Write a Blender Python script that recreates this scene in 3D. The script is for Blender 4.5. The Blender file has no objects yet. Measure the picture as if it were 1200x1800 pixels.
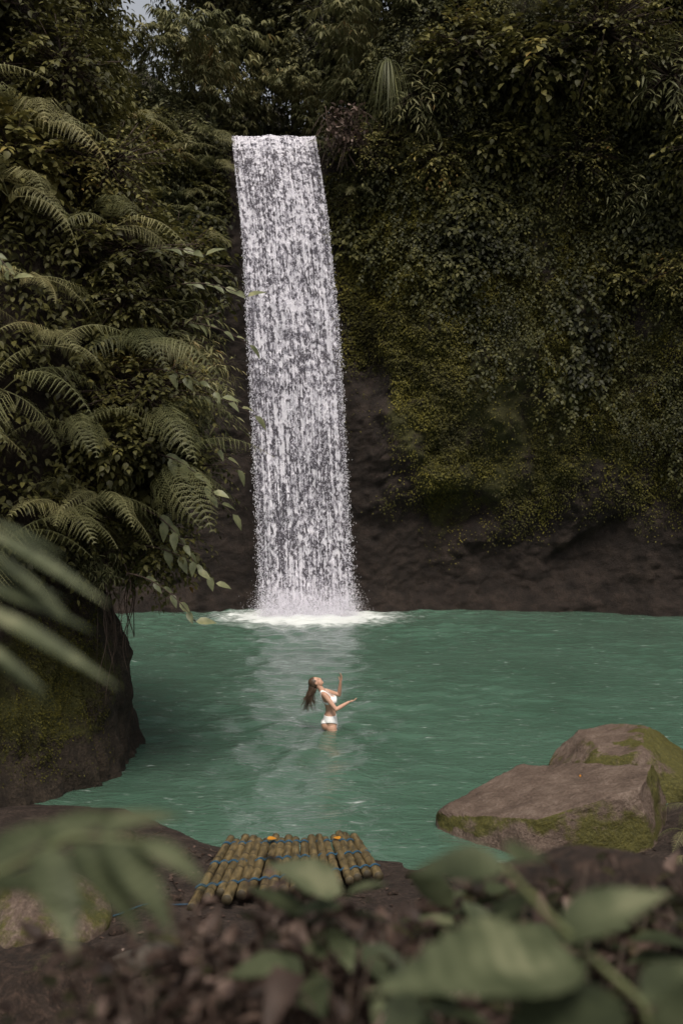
import bpy, bmesh, math, random
import numpy as np
from mathutils import Vector, Matrix
R = np.random.RandomState(7)
random.seed(7)
scene = bpy.context.scene
COL = scene.collection

# ------------------------------------------------------------------ helpers
def nrmz(a):
    return a / (np.linalg.norm(a, axis=-1, keepdims=True) + 1e-9)
def sstep(a, b, x):
    t = np.clip((x - a) / (b - a), 0, 1); return t * t * (3 - 2 * t)
def _h(i, j, k):
    s = np.sin(i * 127.1 + j * 311.7 + k * 74.7) * 43758.5453
    return s - np.floor(s)
def vnoise(x, y, z):
    x, y, z = np.broadcast_arrays(np.asarray(x, float), np.asarray(y, float), np.asarray(z, float))
    i, j, k = np.floor(x), np.floor(y), np.floor(z)
    u, v, w = x - i, y - j, z - k
    u, v, w = u*u*(3-2*u), v*v*(3-2*v), w*w*(3-2*w)
    r = 0
    for a in (0, 1):
        for b in (0, 1):
            for c in (0, 1):
                r = r + _h(i+a, j+b, k+c) * (u if a else 1-u) * (v if b else 1-v) * (w if c else 1-w)
    return r * 2 - 1
def fbm(x, y, z, o=4):
    r = 0; a = 1.0; f = 1.0
    for n in range(o):
        r = r + a * vnoise(x*f + 13.7*n, y*f + 5.1*n, z*f + 9.3*n); a *= .5; f *= 2.03
    return r

def build(name, V, F, mats, attrs=None, smooth=False, midx=None, link=True):
    V = np.asarray(V, dtype=np.float32); F = np.asarray(F, dtype=np.int32)
    me = bpy.data.meshes.new(name)
    me.vertices.add(len(V)); me.vertices.foreach_set("co", V.ravel())
    n = F.shape[1]
    me.loops.add(F.size); me.loops.foreach_set("vertex_index", F.ravel())
    me.polygons.add(len(F)); me.polygons.foreach_set("loop_start", np.arange(0, F.size, n, dtype=np.int32))
    try: me.polygons.foreach_set("loop_total", np.full(len(F), n, dtype=np.int32))
    except Exception: pass
    if midx is not None: me.polygons.foreach_set("material_index", np.asarray(midx, dtype=np.int32))
    if smooth: me.polygons.foreach_set("use_smooth", np.ones(len(F), dtype=bool))
    me.update(calc_edges=True); me.validate()
    for m in (mats if isinstance(mats, (list, tuple)) else [mats]): me.materials.append(m)
    for k, a in (attrs or {}).items():
        at = me.attributes.new(k, 'FLOAT', 'POINT'); at.data.foreach_set("value", np.asarray(a, dtype=np.float32))
    ob = bpy.data.objects.new(name, me)
    if link: COL.objects.link(ob)
    return ob
def top(ob, label, cat, group=None, kind=None):
    ob["label"] = label; ob["category"] = cat
    if group: ob["group"] = group
    if kind: ob["kind"] = kind
    return ob
def structure(ob, label, cat):
    ob["kind"] = "structure"; ob["label"] = label; ob["category"] = cat
def copy_thing(ob, loc, rotz=0, sc=1.0, rot=None):
    c = ob.copy(); COL.objects.link(c)
    c.location = loc; c.rotation_euler = rot if rot else (0, 0, rotz); c.scale = (sc, sc, sc) if not isinstance(sc, tuple) else sc
    for ch in ob.children:
        d = ch.copy(); COL.objects.link(d); d.parent = c
    return c
class Acc:
    def __init__(s): s.V=[]; s.F=[]; s.T=[]; s.M=[]; s.n=0
    def add(s, V, F, tone=None, m=0):
        V = np.asarray(V, float); F = np.asarray(F, int)
        s.V.append(V); s.F.append(F + s.n); s.n += len(V)
        s.T.append(np.full(len(V), .5) if tone is None else (np.full(len(V), tone) if np.isscalar(tone) else tone))
        s.M.append(np.full(len(F), m))
    def make(s, name, mats, smooth=False, link=True):
        return build(name, np.concatenate(s.V), np.concatenate(s.F), mats, {"tone": np.concatenate(s.T)}, smooth, np.concatenate(s.M), link)
def tube(path, rad, sides=8, caps=True):
    path = np.asarray(path, float); n = len(path); rad = np.broadcast_to(rad, (n,))
    tg = nrmz(np.gradient(path, axis=0))
    ref = np.array([0, 0, 1.]) if abs(tg[0][2]) < .9 else np.array([1., 0, 0])
    V = []
    for i in range(n):
        a = np.cross(tg[i], ref); a /= np.linalg.norm(a) + 1e-9; b = np.cross(a, tg[i]); ref = b if i else b
        th = np.arange(sides) / sides * 2 * np.pi
        V.append(path[i] + rad[i] * (np.cos(th)[:, None] * a + np.sin(th)[:, None] * b))
    V = np.concatenate(V); F = []
    for i in range(n - 1):
        for j in range(sides):
            k = (j + 1) % sides
            F.append((i*sides+j, i*sides+k, (i+1)*sides+k, (i+1)*sides+j))
    if caps:
        V = np.concatenate([V, path[:1], path[-1:]]); c0 = n*sides; c1 = c0+1
        for j in range(0, sides, 2):
            F.append((c0, (j+2) % sides, j+1, j)); F.append((c1, (n-1)*sides+j, (n-1)*sides+j+1, (n-1)*sides+(j+2) % sides))
    return V, np.array(F)

def leaf_t(w=.3, rows=(0, .22, .5, .78, 1), fold=.25, droop=.25, wave=0.0, tip=1.0):
    V = []; F = []
    for i, t in enumerate(rows):
        ww = w * (math.sin(math.pi * min(1, t**.72 * .985 + .01))) ** tip * (1 + wave*((-1)**i))
        zc = -droop * t * t
        V += [(-ww, t + abs(wave)*.25*((-1)**i), zc + fold*ww), (0, t, zc), (ww, t + abs(wave)*.25*((-1)**i), zc + fold*ww)]
    for i in range(len(rows)-1):
        a = i*3
        F += [(a, a+1, a+4, a+3), (a+1, a+2, a+5, a+4)]
    return np.array(V), np.array(F)
LEAF = leaf_t(.27)
LEAFW = leaf_t(.36, droop=.3)
LEAFN = leaf_t(.09, rows=(0, .3, .7, 1), droop=.35)
LEAF_HI = leaf_t(.33, rows=tuple(np.linspace(0, 1, 15)), fold=.18, droop=.2, wave=.04)
LEAF_LO = (LEAFW[0][[0,1,2,6,7,8,12,13,14]], np.array([(0,1,4,3),(1,2,5,4),(3,4,7,6),(4,5,8,7)]))
KITE = (np.array([(0, 0, 0), (-.34, .45, .1), (0, 1, -.15), (.34, .45, .1)]), np.array([(0, 3, 2, 1)]))
def scatter(tmpl, P, D, N, S):
    TV, TF = tmpl
    y = nrmz(D); x = nrmz(np.cross(y, N)); z = np.cross(x, y)
    S = np.broadcast_to(S, (len(P),))
    V = P[:, None] + S[:, None, None] * (TV[None, :, 0:1]*x[:, None] + TV[None, :, 1:2]*y[:, None] + TV[None, :, 2:3]*z[:, None])
    F = TF[None] + (np.arange(len(P)) * len(TV))[:, None, None]
    return V.reshape(-1, 3), F.reshape(-1, TF.shape[1]), len(TV)
def twigs(P, D, L, n, size, droop=.3, rng=R, spread=.9):
    N = len(P); D = nrmz(D); L = np.broadcast_to(L, (N,))
    t = (np.arange(n) + .6) / n
    down = np.array([0, 0, -1.])
    pos = P[:, None] + D[:, None]*L[:, None, None]*t[None, :, None] + down*droop*(L[:, None, None]*t[None, :, None]**2)
    up = np.array([0, 0, 1.]); side = nrmz(np.cross(D, up) + 1e-3)
    sg = np.where(np.arange(n) % 2 == 0, 1, -1)[None, :, None]
    sg = sg * np.ones((N, 1, 1)); sg[:, -1] *= .2
    d = D[:, None]*.6 + side[:, None]*sg*spread + rng.normal(0, .22, (N, n, 3)) + down*.3
    nm = up + D[:, None]*.35 + rng.normal(0, .3, (N, n, 3))
    s = size * rng.uniform(.65, 1.2, (N, n))
    return pos.reshape(-1, 3), d.reshape(-1, 3), nm.reshape(-1, 3), s.ravel()
def add_leaves(acc, tmpl, P, D, N, S, tone=None, m=0, rng=R):
    V, F, k = scatter(tmpl, P, D, N, S)
    if tone is None: tone = rng.uniform(0, 1, len(P))
    acc.add(V, F, np.repeat(tone, k), m)

# ------------------------------------------------------------------ materials
def newmat(name):
    m = bpy.data.materials.new(name); m.use_nodes = True
    nt = m.node_tree; nt.nodes.clear()
    return m, nt, nt.nodes, nt.links
def ramp(nd, stops, interp='LINEAR'):
    r = nd.new('ShaderNodeValToRGB'); e = r.color_ramp.elements; r.color_ramp.interpolation = interp
    e[0].position = stops[0][0]; e[0].color = (*stops[0][1], 1)
    e[1].position = stops[-1][0]; e[1].color = (*stops[-1][1], 1)
    for p, c in stops[1:-1]:
        q = e.new(p); q.color = (*c, 1)
    return r
def g(v): return (v, v, v)
def leafmat(name, stops, rough=.55, trans=.25, spec=.25, nscale=.55):
    m, nt, nd, lk = newmat(name)
    at = nd.new('ShaderNodeAttribute'); at.attribute_name = "tone"
    gm = nd.new('ShaderNodeNewGeometry')
    no = nd.new('ShaderNodeTexNoise'); no.inputs['Scale'].default_value = nscale; no.inputs['Detail'].default_value = 3
    lk.new(gm.outputs['Position'], no.inputs['Vector'])
    ad = nd.new('ShaderNodeMath'); ad.operation = 'MULTIPLY_ADD'; ad.inputs[1].default_value = .55
    lk.new(at.outputs['Fac'], ad.inputs[0])
    mu = nd.new('ShaderNodeMath'); mu.operation = 'MULTIPLY_ADD'; mu.inputs[1].default_value = 1.5; mu.inputs[2].default_value = -.53
    lk.new(no.outputs['Fac'], mu.inputs[0]); lk.new(mu.outputs[0], ad.inputs[2])
    r = ramp(nd, stops); lk.new(ad.outputs[0], r.inputs[0])
    p = nd.new('ShaderNodeBsdfPrincipled'); p.inputs['Roughness'].default_value = rough; p.inputs['Specular IOR Level'].default_value = spec
    lk.new(r.outputs[0], p.inputs['Base Color'])
    t = nd.new('ShaderNodeBsdfTranslucent'); lk.new(r.outputs[0], t.inputs['Color'])
    mx = nd.new('ShaderNodeMixShader'); mx.inputs[0].default_value = trans
    lk.new(p.outputs[0], mx.inputs[1]); lk.new(t.outputs[0], mx.inputs[2])
    o = nd.new('ShaderNodeOutputMaterial'); lk.new(mx.outputs[0], o.inputs[0])
    return m
M_ivy = leafmat("ivy_leaf", [(0, (.013, .014, .006)), (.35, (.036, .038, .013)), (.65, (.075, .074, .024)), (1, (.16, .145, .04))])
M_tree = leafmat("tree_leaf", [(0, (.016, .017, .009)), (.4, (.052, .054, .025)), (.75, (.125, .118, .050)), (1, (.22, .20, .085))])
M_fern = leafmat("fern_leaf", [(0, (.055, .060, .025)), (.4, (.13, .132, .058)), (.75, (.23, .215, .10)), (.9, (.28, .25, .115)), (1, (.22, .13, .045))], rough=.5)
M_shrub = leafmat("shrub_leaf", [(0, (.018, .018, .007)), (.4, (.062, .060, .019)), (.75, (.145, .132, .038)), (.95, (.25, .205, .06)), (1, (.23, .13, .035))])
M_pale = leafmat("pale_leaf", [(0, (.07, .08, .04)), (.6, (.17, .18, .09)), (1, (.30, .29, .15))], rough=.4, nscale=9)
M_fg = leafmat("broad_leaf", [(0, (.018, .023, .012)), (.5, (.052, .062, .031)), (.8, (.10, .112, .06)), (1, (.17, .175, .10))], rough=.55, spec=.15, nscale=14)
M_fgd = leafmat("dark_leaf", [(0, (.006, .006, .004)), (.5, (.020, .019, .009)), (.8, (.045, .042, .020)), (1, (.09, .068, .04))], rough=.5, spec=.12, nscale=6)
M_moss = leafmat("moss_leaf", [(0, (.020, .019, .006)), (.45, (.060, .056, .012)), (.8, (.13, .115, .02)), (1, (.21, .18, .035))], rough=.7, nscale=.8)
M_dead = leafmat("dead_leaf", [(0, (.016, .010, .008)), (.45, (.050, .032, .024)), (.8, (.15, .10, .078)), (1, (.42, .33, .28))], rough=.6, nscale=7)
M_yel = leafmat("yellow_leaf", [(0, (.5, .2, .02)), (1, (.6, .26, .03))], rough=.5)

def rockmat(name, rock, moss, mscale=1.2, base_moss=0.0, bump=.6, rough=.85, bs=3.0):
    m, nt, nd, lk = newmat(name)
    gm = nd.new('ShaderNodeNewGeometry')
    n1 = nd.new('ShaderNodeTexNoise'); n1.inputs['Scale'].default_value = bs; n1.inputs['Detail'].default_value = 9; n1.inputs['Roughness'].default_value = .65
    n2 = nd.new('ShaderNodeTexNoise'); n2.inputs['Scale'].default_value = mscale; n2.inputs['Detail'].default_value = 7; n2.inputs['Roughness'].default_value = .7
    n3 = nd.new('ShaderNodeTexNoise'); n3.inputs['Scale'].default_value = 30; n3.inputs['Detail'].default_value = 6; n3.inputs['Roughness'].default_value = .7
    for n in (n1, n2, n3): lk.new(gm.outputs['Position'], n.inputs['Vector'])
    cm = nd.new('ShaderNodeMath'); cm.operation = 'MULTIPLY_ADD'; cm.inputs[1].default_value = .5; lk.new(n3.outputs['Fac'], cm.inputs[0])
    c2 = nd.new('ShaderNodeMath'); c2.operation = 'MULTIPLY'; c2.inputs[1].default_value = .5
    lk.new(n1.outputs['Fac'], c2.inputs[0]); lk.new(c2.outputs[0], cm.inputs[2])
    r1 = ramp(nd, [(.34, rock[0]), (.5, rock[1]), (.64, rock[2])]); lk.new(cm.outputs[0], r1.inputs[0])
    r2 = ramp(nd, [(.25, moss[0]), (.55, moss[1]), (.8, moss[2])]); lk.new(n3.outputs['Fac'], r2.inputs[0])
    at = nd.new('ShaderNodeAttribute'); at.attribute_name = "moss"
    ad = nd.new('ShaderNodeMath'); ad.operation = 'ADD'; lk.new(at.outputs['Fac'], ad.inputs[0]); lk.new(n2.outputs['Fac'], ad.inputs[1])
    r3 = ramp(nd, [(.34-base_moss, g(0)), (.42-base_moss, g(1))])
    sc = nd.new('ShaderNodeMath'); sc.operation = 'MULTIPLY'; sc.inputs[1].default_value = .62; lk.new(ad.outputs[0], sc.inputs[0]); lk.new(sc.outputs[0], r3.inputs[0])
    mx = nd.new('ShaderNodeMix'); mx.data_type = 'RGBA'
    lk.new(r3.outputs[0], mx.inputs['Factor']); lk.new(r1.outputs[0], mx.inputs['A']); lk.new(r2.outputs[0], mx.inputs['B'])
    p = nd.new('ShaderNodeBsdfPrincipled'); p.inputs['Roughness'].default_value = rough; p.inputs['Specular IOR Level'].default_value = .3
    lk.new(mx.outputs['Result'], p.inputs['Base Color'])
    hs = nd.new('ShaderNodeMath'); hs.operation = 'MULTIPLY_ADD'; hs.inputs[1].default_value = .25
    lk.new(n3.outputs['Fac'], hs.inputs[0]); lk.new(n1.outputs['Fac'], hs.inputs[2])
    b = nd.new('ShaderNodeBump'); b.inputs['Strength'].default_value = bump; b.inputs['Distance'].default_value = .15
    lk.new(hs.outputs[0], b.inputs['Height']); lk.new(b.outputs[0], p.inputs['Normal'])
    o = nd.new('ShaderNodeOutputMaterial'); lk.new(p.outputs[0], o.inputs[0])
    return m
M_cliff = rockmat("cliff_rock", [(.005, .0035, .0025), (.017, .0115, .0085), (.046, .032, .024)], [(.012, .012, .004), (.038, .036, .009), (.08, .07, .016)], bs=2.0, bump=1.0)
M_pillar = rockmat("pillar_rock", [(.008, .006, .004), (.028, .020, .013), (.075, .055, .038)], [(.02, .022, .006), (.06, .058, .014), (.12, .11, .028)], mscale=1.8, bump=1.0)
M_boulder = rockmat("boulder_rock", [(.050, .034, .025), (.115, .080, .060), (.20, .15, .118)], [(.03, .03, .008), (.075, .068, .014), (.14, .12, .028)], mscale=3.5, bump=.7, rough=.65)
M_ground = rockmat("mud_ground", [(.012, .008, .006), (.036, .024, .018), (.085, .06, .046)], [(.02, .02, .008), (.045, .04, .015), (.07, .06, .02)], mscale=.8, bump=.9, bs=5)
M_fgrock = rockmat("foreground_rock", [(.010, .007, .005), (.03, .019, .013), (.08, .05, .036)], [(.02, .02, .008), (.05, .05, .016), (.09, .085, .03)], mscale=4, bump=.8, bs=9)

def simple(name, c1, c2, scale=8, rough=.6, bump=.2, stretch=(1, 1, 1), spec=.4):
    m, nt, nd, lk = newmat(name)
    tc = nd.new('ShaderNodeTexCoord'); mp = nd.new('ShaderNodeMapping'); mp.inputs['Scale'].default_value = stretch
    lk.new(tc.outputs['Object'], mp.inputs[0])
    n = nd.new('ShaderNodeTexNoise'); n.inputs['Scale'].default_value = scale; n.inputs['Detail'].default_value = 6
    lk.new(mp.outputs[0], n.inputs['Vector'])
    r = ramp(nd, [(.3, c1), (.7, c2)]); lk.new(n.outputs['Fac'], r.inputs[0])
    p = nd.new('ShaderNodeBsdfPrincipled'); p.inputs['Roughness'].default_value = rough; p.inputs['Specular IOR Level'].default_value = spec
    lk.new(r.outputs[0], p.inputs['Base Color'])
    b = nd.new('ShaderNodeBump'); b.inputs['Strength'].default_value = bump; b.inputs['Distance'].default_value = .02
    lk.new(n.outputs['Fac'], b.inputs['Height']); lk.new(b.outputs[0], p.inputs['Normal'])
    o = nd.new('ShaderNodeOutputMaterial'); lk.new(p.outputs[0], o.inputs[0])
    return m
M_bark = simple("bark", (.02, .016, .012), (.07, .058, .045), 6, .9, .6, (1, 1, .2))
M_stem = simple("green_stem", (.07, .08, .03), (.14, .15, .065), 10)
M_twig = simple("twig", (.03, .02, .014), (.08, .055, .04), 10, .9)
M_bamboo = simple("bamboo_culm", (.035, .028, .014), (.18, .13, .058), 11, .55, .3, (2, .5, 2))
M_node = simple("bamboo_node", (.02, .015, .008), (.06, .045, .02), 12, .7)
M_rope = simple("blue_rope", (.008, .035, .065), (.02, .075, .12), 30, .8)
M_skin = simple("skin", (.47, .26, .175), (.55, .33, .235), 6, .5, 0)
M_hair = simple("hair", (.03, .018, .011), (.12, .075, .047), 25, .4, .2, (3, 3, .3))
M_white = simple("white_cloth", (.82, .81, .80), (.88, .87, .86), 20, .8, .05)
M_lip = simple("lips", (.4, .13, .1), (.45, .16, .13), 20, .4, 0)
M_eye = simple("eye_dark", (.03, .02, .015), (.05, .03, .02), 20, .3, 0)
M_log = simple("cut_wood", (.12, .075, .045), (.24, .16, .10), 12, .8)

# ------------------------------------------------------------------ cliff & hill
def ztop(x):
    return 15.95 + sstep(-.6, 3.5, x)*5.3 + sstep(-4.2, -6.5, x)*.6
def cliffY(x, z):
    base = 33.9 - .010*np.maximum(0, x-3)**2.5 - .03*np.maximum(0, -5-x)**2.2
    ch = np.exp(-((x+1.75)/2.3)**4)
    wr = sstep(.2, 3.5, x); wl = sstep(-4, -6.5, x)
    over = wr*.13*np.clip(z-5, 0, 30) + wl*.07*np.clip(z-5, 0, 30)
    line = 3.1 + .45*np.sin(x*.95+.6) + .9*vnoise(x*.8, 3.3, 0) + .35*np.maximum(0, x-6)
    und = sstep(line+.5, line-.4, z) * (.08 + .40*sstep(1.2, 3.0, x)*(.5+.5*vnoise(x*.7, 7.7, 1)))
    # slanting ledge low on the rock
    ll = 2.0 + .62*(x-7.2); und = und + .45*sstep(ll+.15, ll-.25, z)*sstep(ll-2.2, ll-.8, z)*sstep(6.6, 7.6, x)*sstep(10.5, 9, x)
    low = .45+.55*sstep(2.2, 5.5, z)
    n = fbm(x*.28, z*.22, 1.7)*.8*low + fbm(x*1.3, z*1.1, 5.1)*.26*low + np.abs(fbm(x*2.7, z*3.1, 8.1, 3))*.14*low + .05*fbm(x*6, z*6, 1, 2)
    hol = .9*np.exp(-(((x-3.9)/1.25)**2 + ((z-3.5)/.75)**2)**2)*sstep(4.4, 4.0, z+.25*(x-3.9)**2)
    y = base - over + und*.9 + hol - n*(1-.75*ch) + ch*.35
    toe = sstep(1.0, -.2, z)*.5
    return y - toe*(1-ch)
nx, nz = 480, 350
xs = np.linspace(-20, 21, nx); vs = np.linspace(0, 1, nz)
X, Vv = np.meshgrid(xs, vs); Zt = ztop(X) + .5*fbm(X*.8, 0, 2.2, 3)*(1-np.exp(-((X+2.2)/1.9)**4)); Z = -1.4 + Vv*(Zt+1.4)
Y = cliffY(X, Z)
def gridF(nx, nz):
    a = np.arange(nx*nz).reshape(nz, nx)
    return np.stack([a[:-1, :-1], a[:-1, 1:], a[1:, 1:], a[1:, :-1]], -1).reshape(-1, 4)
def mossmask(x, z):
    lim = 2.2 + 1.3*vnoise(x*.9, 1.1, 4)
    wob = .7*fbm(z*.6, 2, 2, 3)
    m = sstep(lim, lim+2.6, z)*sstep(.9, 2.3, x+wob)
    m = np.maximum(m, .8*sstep(5.5, 9.0, z)*sstep(-.3, .7, x+wob*.5))
    m = np.maximum(m, sstep(10, 12.5, z)*sstep(-3.6, -4.6, x))
    m = np.maximum(m, sstep(12.5, 14, z)*sstep(-.9, .2, x))
    return m * (.65+.35*sstep(16, 4, x))
mo = mossmask(X, Z)*.48 - .30
cliff = build("cliff", np.stack([X, Y, Z], -1).reshape(-1, 3), gridF(nx, nz), M_cliff, {"moss": mo.ravel()}, True)
structure(cliff, "dark wet volcanic rock cliff with moss and creepers", "cliff")
ns = 90
s = np.linspace(0, 1, ns)**1.6*60
X2, S2 = np.meshgrid(xs, s)
Zt2 = Z[-1][None, :]; Y2 = Y[-1][None, :] + S2
ch2 = np.exp(-((X2+2.2)/1.9)**4)
Z2 = Zt2 + S2*(.28 + .1*(1-ch2)) * sstep(0, 6, S2) + fbm(X2*.3, S2*.3, 3)*.8*sstep(0, 3, S2)*(1-ch2*.8)
hill = build("hill", np.stack([X2, Y2, Z2], -1).reshape(-1, 3), gridF(nx, ns), M_cliff, {"moss": np.full(X2.size, .1)}, True)
structure(hill, "forested slope above the waterfall", "hill")
def hillP(x, s_):
    z0 = ztop(x); y0 = cliffY(x, z0)
    return np.array([x, y0+s_, z0 + s_*.36*sstep(0, 6, s_) - .2])

# ------------------------------------------------------------------ ground
def yshore(x):
    return np.interp(x, [-8, -4, -2.75, -1.6, -.8, .8, 1.2, 3.2, 4.2, 6, 12, 20], [12.8, 12.8, 12.6, 11.4, 11.0, 10.75, 10.6, 11.0, 13.2, 15, 20, 26])
def groundZ(x, y):
    s_ = yshore(x) - y
    z = np.where(s_ < 0, np.clip(s_*.2, -1.0, 0), np.minimum(s_*.10, .25))
    z = z + np.minimum(2.35, np.maximum(0, 6.6-y)*.5)
    z = z + fbm(x*1.3, y*1.3, 0, 5)*.045*sstep(-.3, .6, s_) + np.maximum(0, np.abs(x)-6)*.3*sstep(0, 2, s_)
    return z
gx = np.concatenate([np.linspace(-60, -9, 20)[:-1], np.linspace(-9, 9, 300), np.linspace(9, 60, 20)[1:]])
gy = np.concatenate([np.linspace(-60, -3, 20)[:-1], np.linspace(-3, 15, 300), np.linspace(15, 40, 40)[1:]])
GX, GY = np.meshgrid(gx, gy); GZ = groundZ(GX, GY)
ground = build("ground", np.stack([GX, GY, GZ], -1).reshape(-1, 3), gridF(len(gx), len(gy)), M_ground, {"moss": np.full(GX.size, -.2)}, True)
structure(ground, "dark brown muddy shore sloping into the pool", "ground")

# ------------------------------------------------------------------ water
m, nt, nd, lk = newmat("pool_water")
gm = nd.new('ShaderNodeNewGeometry')
def sub(c, sc):
    a = nd.new('ShaderNodeVectorMath'); a.operation = 'SUBTRACT'; a.inputs[1].default_value = c; lk.new(gm.outputs['Position'], a.inputs[0])
    b = nd.new('ShaderNodeVectorMath'); b.operation = 'MULTIPLY'; b.inputs[1].default_value = sc; lk.new(a.outputs[0], b.inputs[0])
    l = nd.new('ShaderNodeVectorMath'); l.operation = 'LENGTH'; lk.new(b.outputs[0], l.inputs[0]); return l.outputs['Value']
dist = sub((-1.1, 32.3, 0), (1/2.3, 1/2.1, 0))
nf = nd.new('ShaderNodeTexNoise'); nf.inputs['Scale'].default_value = 3.2; nf.inputs['Detail'].default_value = 8; nf.inputs['Roughness'].default_value = .7
mp = nd.new('ShaderNodeMapping'); mp.inputs['Scale'].default_value = (.8, 1.2, 1); lk.new(gm.outputs['Position'], mp.inputs[0]); lk.new(mp.outputs[0], nf.inputs['Vector'])
f1 = nd.new('ShaderNodeMath'); f1.operation = 'MULTIPLY_ADD'; f1.inputs[1].default_value = -1.9; lk.new(nf.outputs['Fac'], f1.inputs[0]); lk.new(dist, f1.inputs[2])
rf = ramp(nd, [(.0, g(.9)), (.08, g(.5)), (.6, g(0))]); lk.new(f1.outputs[0], rf.inputs[0])
nc = nd.new('ShaderNodeTexNoise'); nc.inputs['Scale'].default_value = .35; nc.inputs['Detail'].default_value = 4; lk.new(gm.outputs['Position'], nc.inputs['Vector'])
rc = ramp(nd, [(.3, (.052, .102, .071)), (.7, (.072, .134, .096))]); lk.new(nc.outputs['Fac'], rc.inputs[0])
mx = nd.new('ShaderNodeMix'); mx.data_type = 'RGBA'; mx.inputs['B'].default_value = (.74, .77, .75, 1)
nk = nd.new('ShaderNodeTexNoise'); nk.inputs['Scale'].default_value = 4.6; nk.inputs['Detail'].default_value = 6; nk.inputs['Roughness'].default_value = .62
mk = nd.new('ShaderNodeMapping'); mk.inputs['Scale'].default_value = (.65, 2.2, 1); lk.new(gm.outputs['Position'], mk.inputs[0]); lk.new(mk.outputs[0], nk.inputs['Vector'])
rk = ramp(nd, [(.60, g(0)), (.66, g(.14)), (.74, g(.6))]); lk.new(nk.outputs['Fac'], rk.inputs[0])
mxm = nd.new('ShaderNodeMath'); mxm.operation = 'MAXIMUM'; lk.new(rf.outputs[0], mxm.inputs[0]); lk.new(rk.outputs[0], mxm.inputs[1])
lk.new(mxm.outputs[0], mx.inputs['Factor']); lk.new(rc.outputs[0], mx.inputs['A'])
p = nd.new('ShaderNodeBsdfPrincipled'); lk.new(mx.outputs['Result'], p.inputs['Base Color']); p.inputs['IOR'].default_value = 1.55
ro = nd.new('ShaderNodeMath'); ro.operation = 'MULTIPLY_ADD'; ro.inputs[1].default_value = .6; ro.inputs[2].default_value = .035; lk.new(mxm.outputs[0], ro.inputs[0]); lk.new(ro.outputs[0], p.inputs['Roughness'])
nb = nd.new('ShaderNodeTexNoise'); nb.inputs['Scale'].default_value = 4.8; nb.inputs['Detail'].default_value = 5; nb.inputs['Distortion'].default_value = .8
mb = nd.new('ShaderNodeMapping'); mb.inputs['Scale'].default_value = (.7, 1.6, 1); lk.new(gm.outputs['Position'], mb.inputs[0]); lk.new(mb.outputs[0], nb.inputs['Vector'])
b = nd.new('ShaderNodeBump'); b.inputs['Strength'].default_value = .6; b.inputs['Distance'].default_value = .06
lk.new(nb.outputs['Fac'], b.inputs['Height']); lk.new(b.outputs[0], p.inputs['Normal'])
o = nd.new('ShaderNodeOutputMaterial'); lk.new(p.outputs[0], o.inputs[0]); M_water = m
wx = np.linspace(-20, 21, 620); wy = 9.5 + np.linspace(0, 1, 700)**1.3*27
WX, WY = np.meshgrid(wx, wy)
WZ = np.zeros_like(WX)
for i in range(30):
    a = R.normal(-1.57, .75); lam = R.uniform(.25, 1.2); ph = R.uniform(0, 6.28)
    WZ += .0068*lam*np.sin((WX*math.cos(a)+WY*math.sin(a))*2*np.pi/lam + ph + 1.8*vnoise(WX*.4, WY*.4, i))
WZ *= .6 + .8*sstep(9, 0, np.hypot(WX+1.1, (WY-32)))+ .45*vnoise(WX*.35, WY*.35, 9)
pool = build("water", np.stack([WX, WY, WZ], -1).reshape(-1, 3), gridF(620, 700), M_water, None, True)
structure(pool, "rippled milky emerald green plunge pool", "water")

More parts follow.
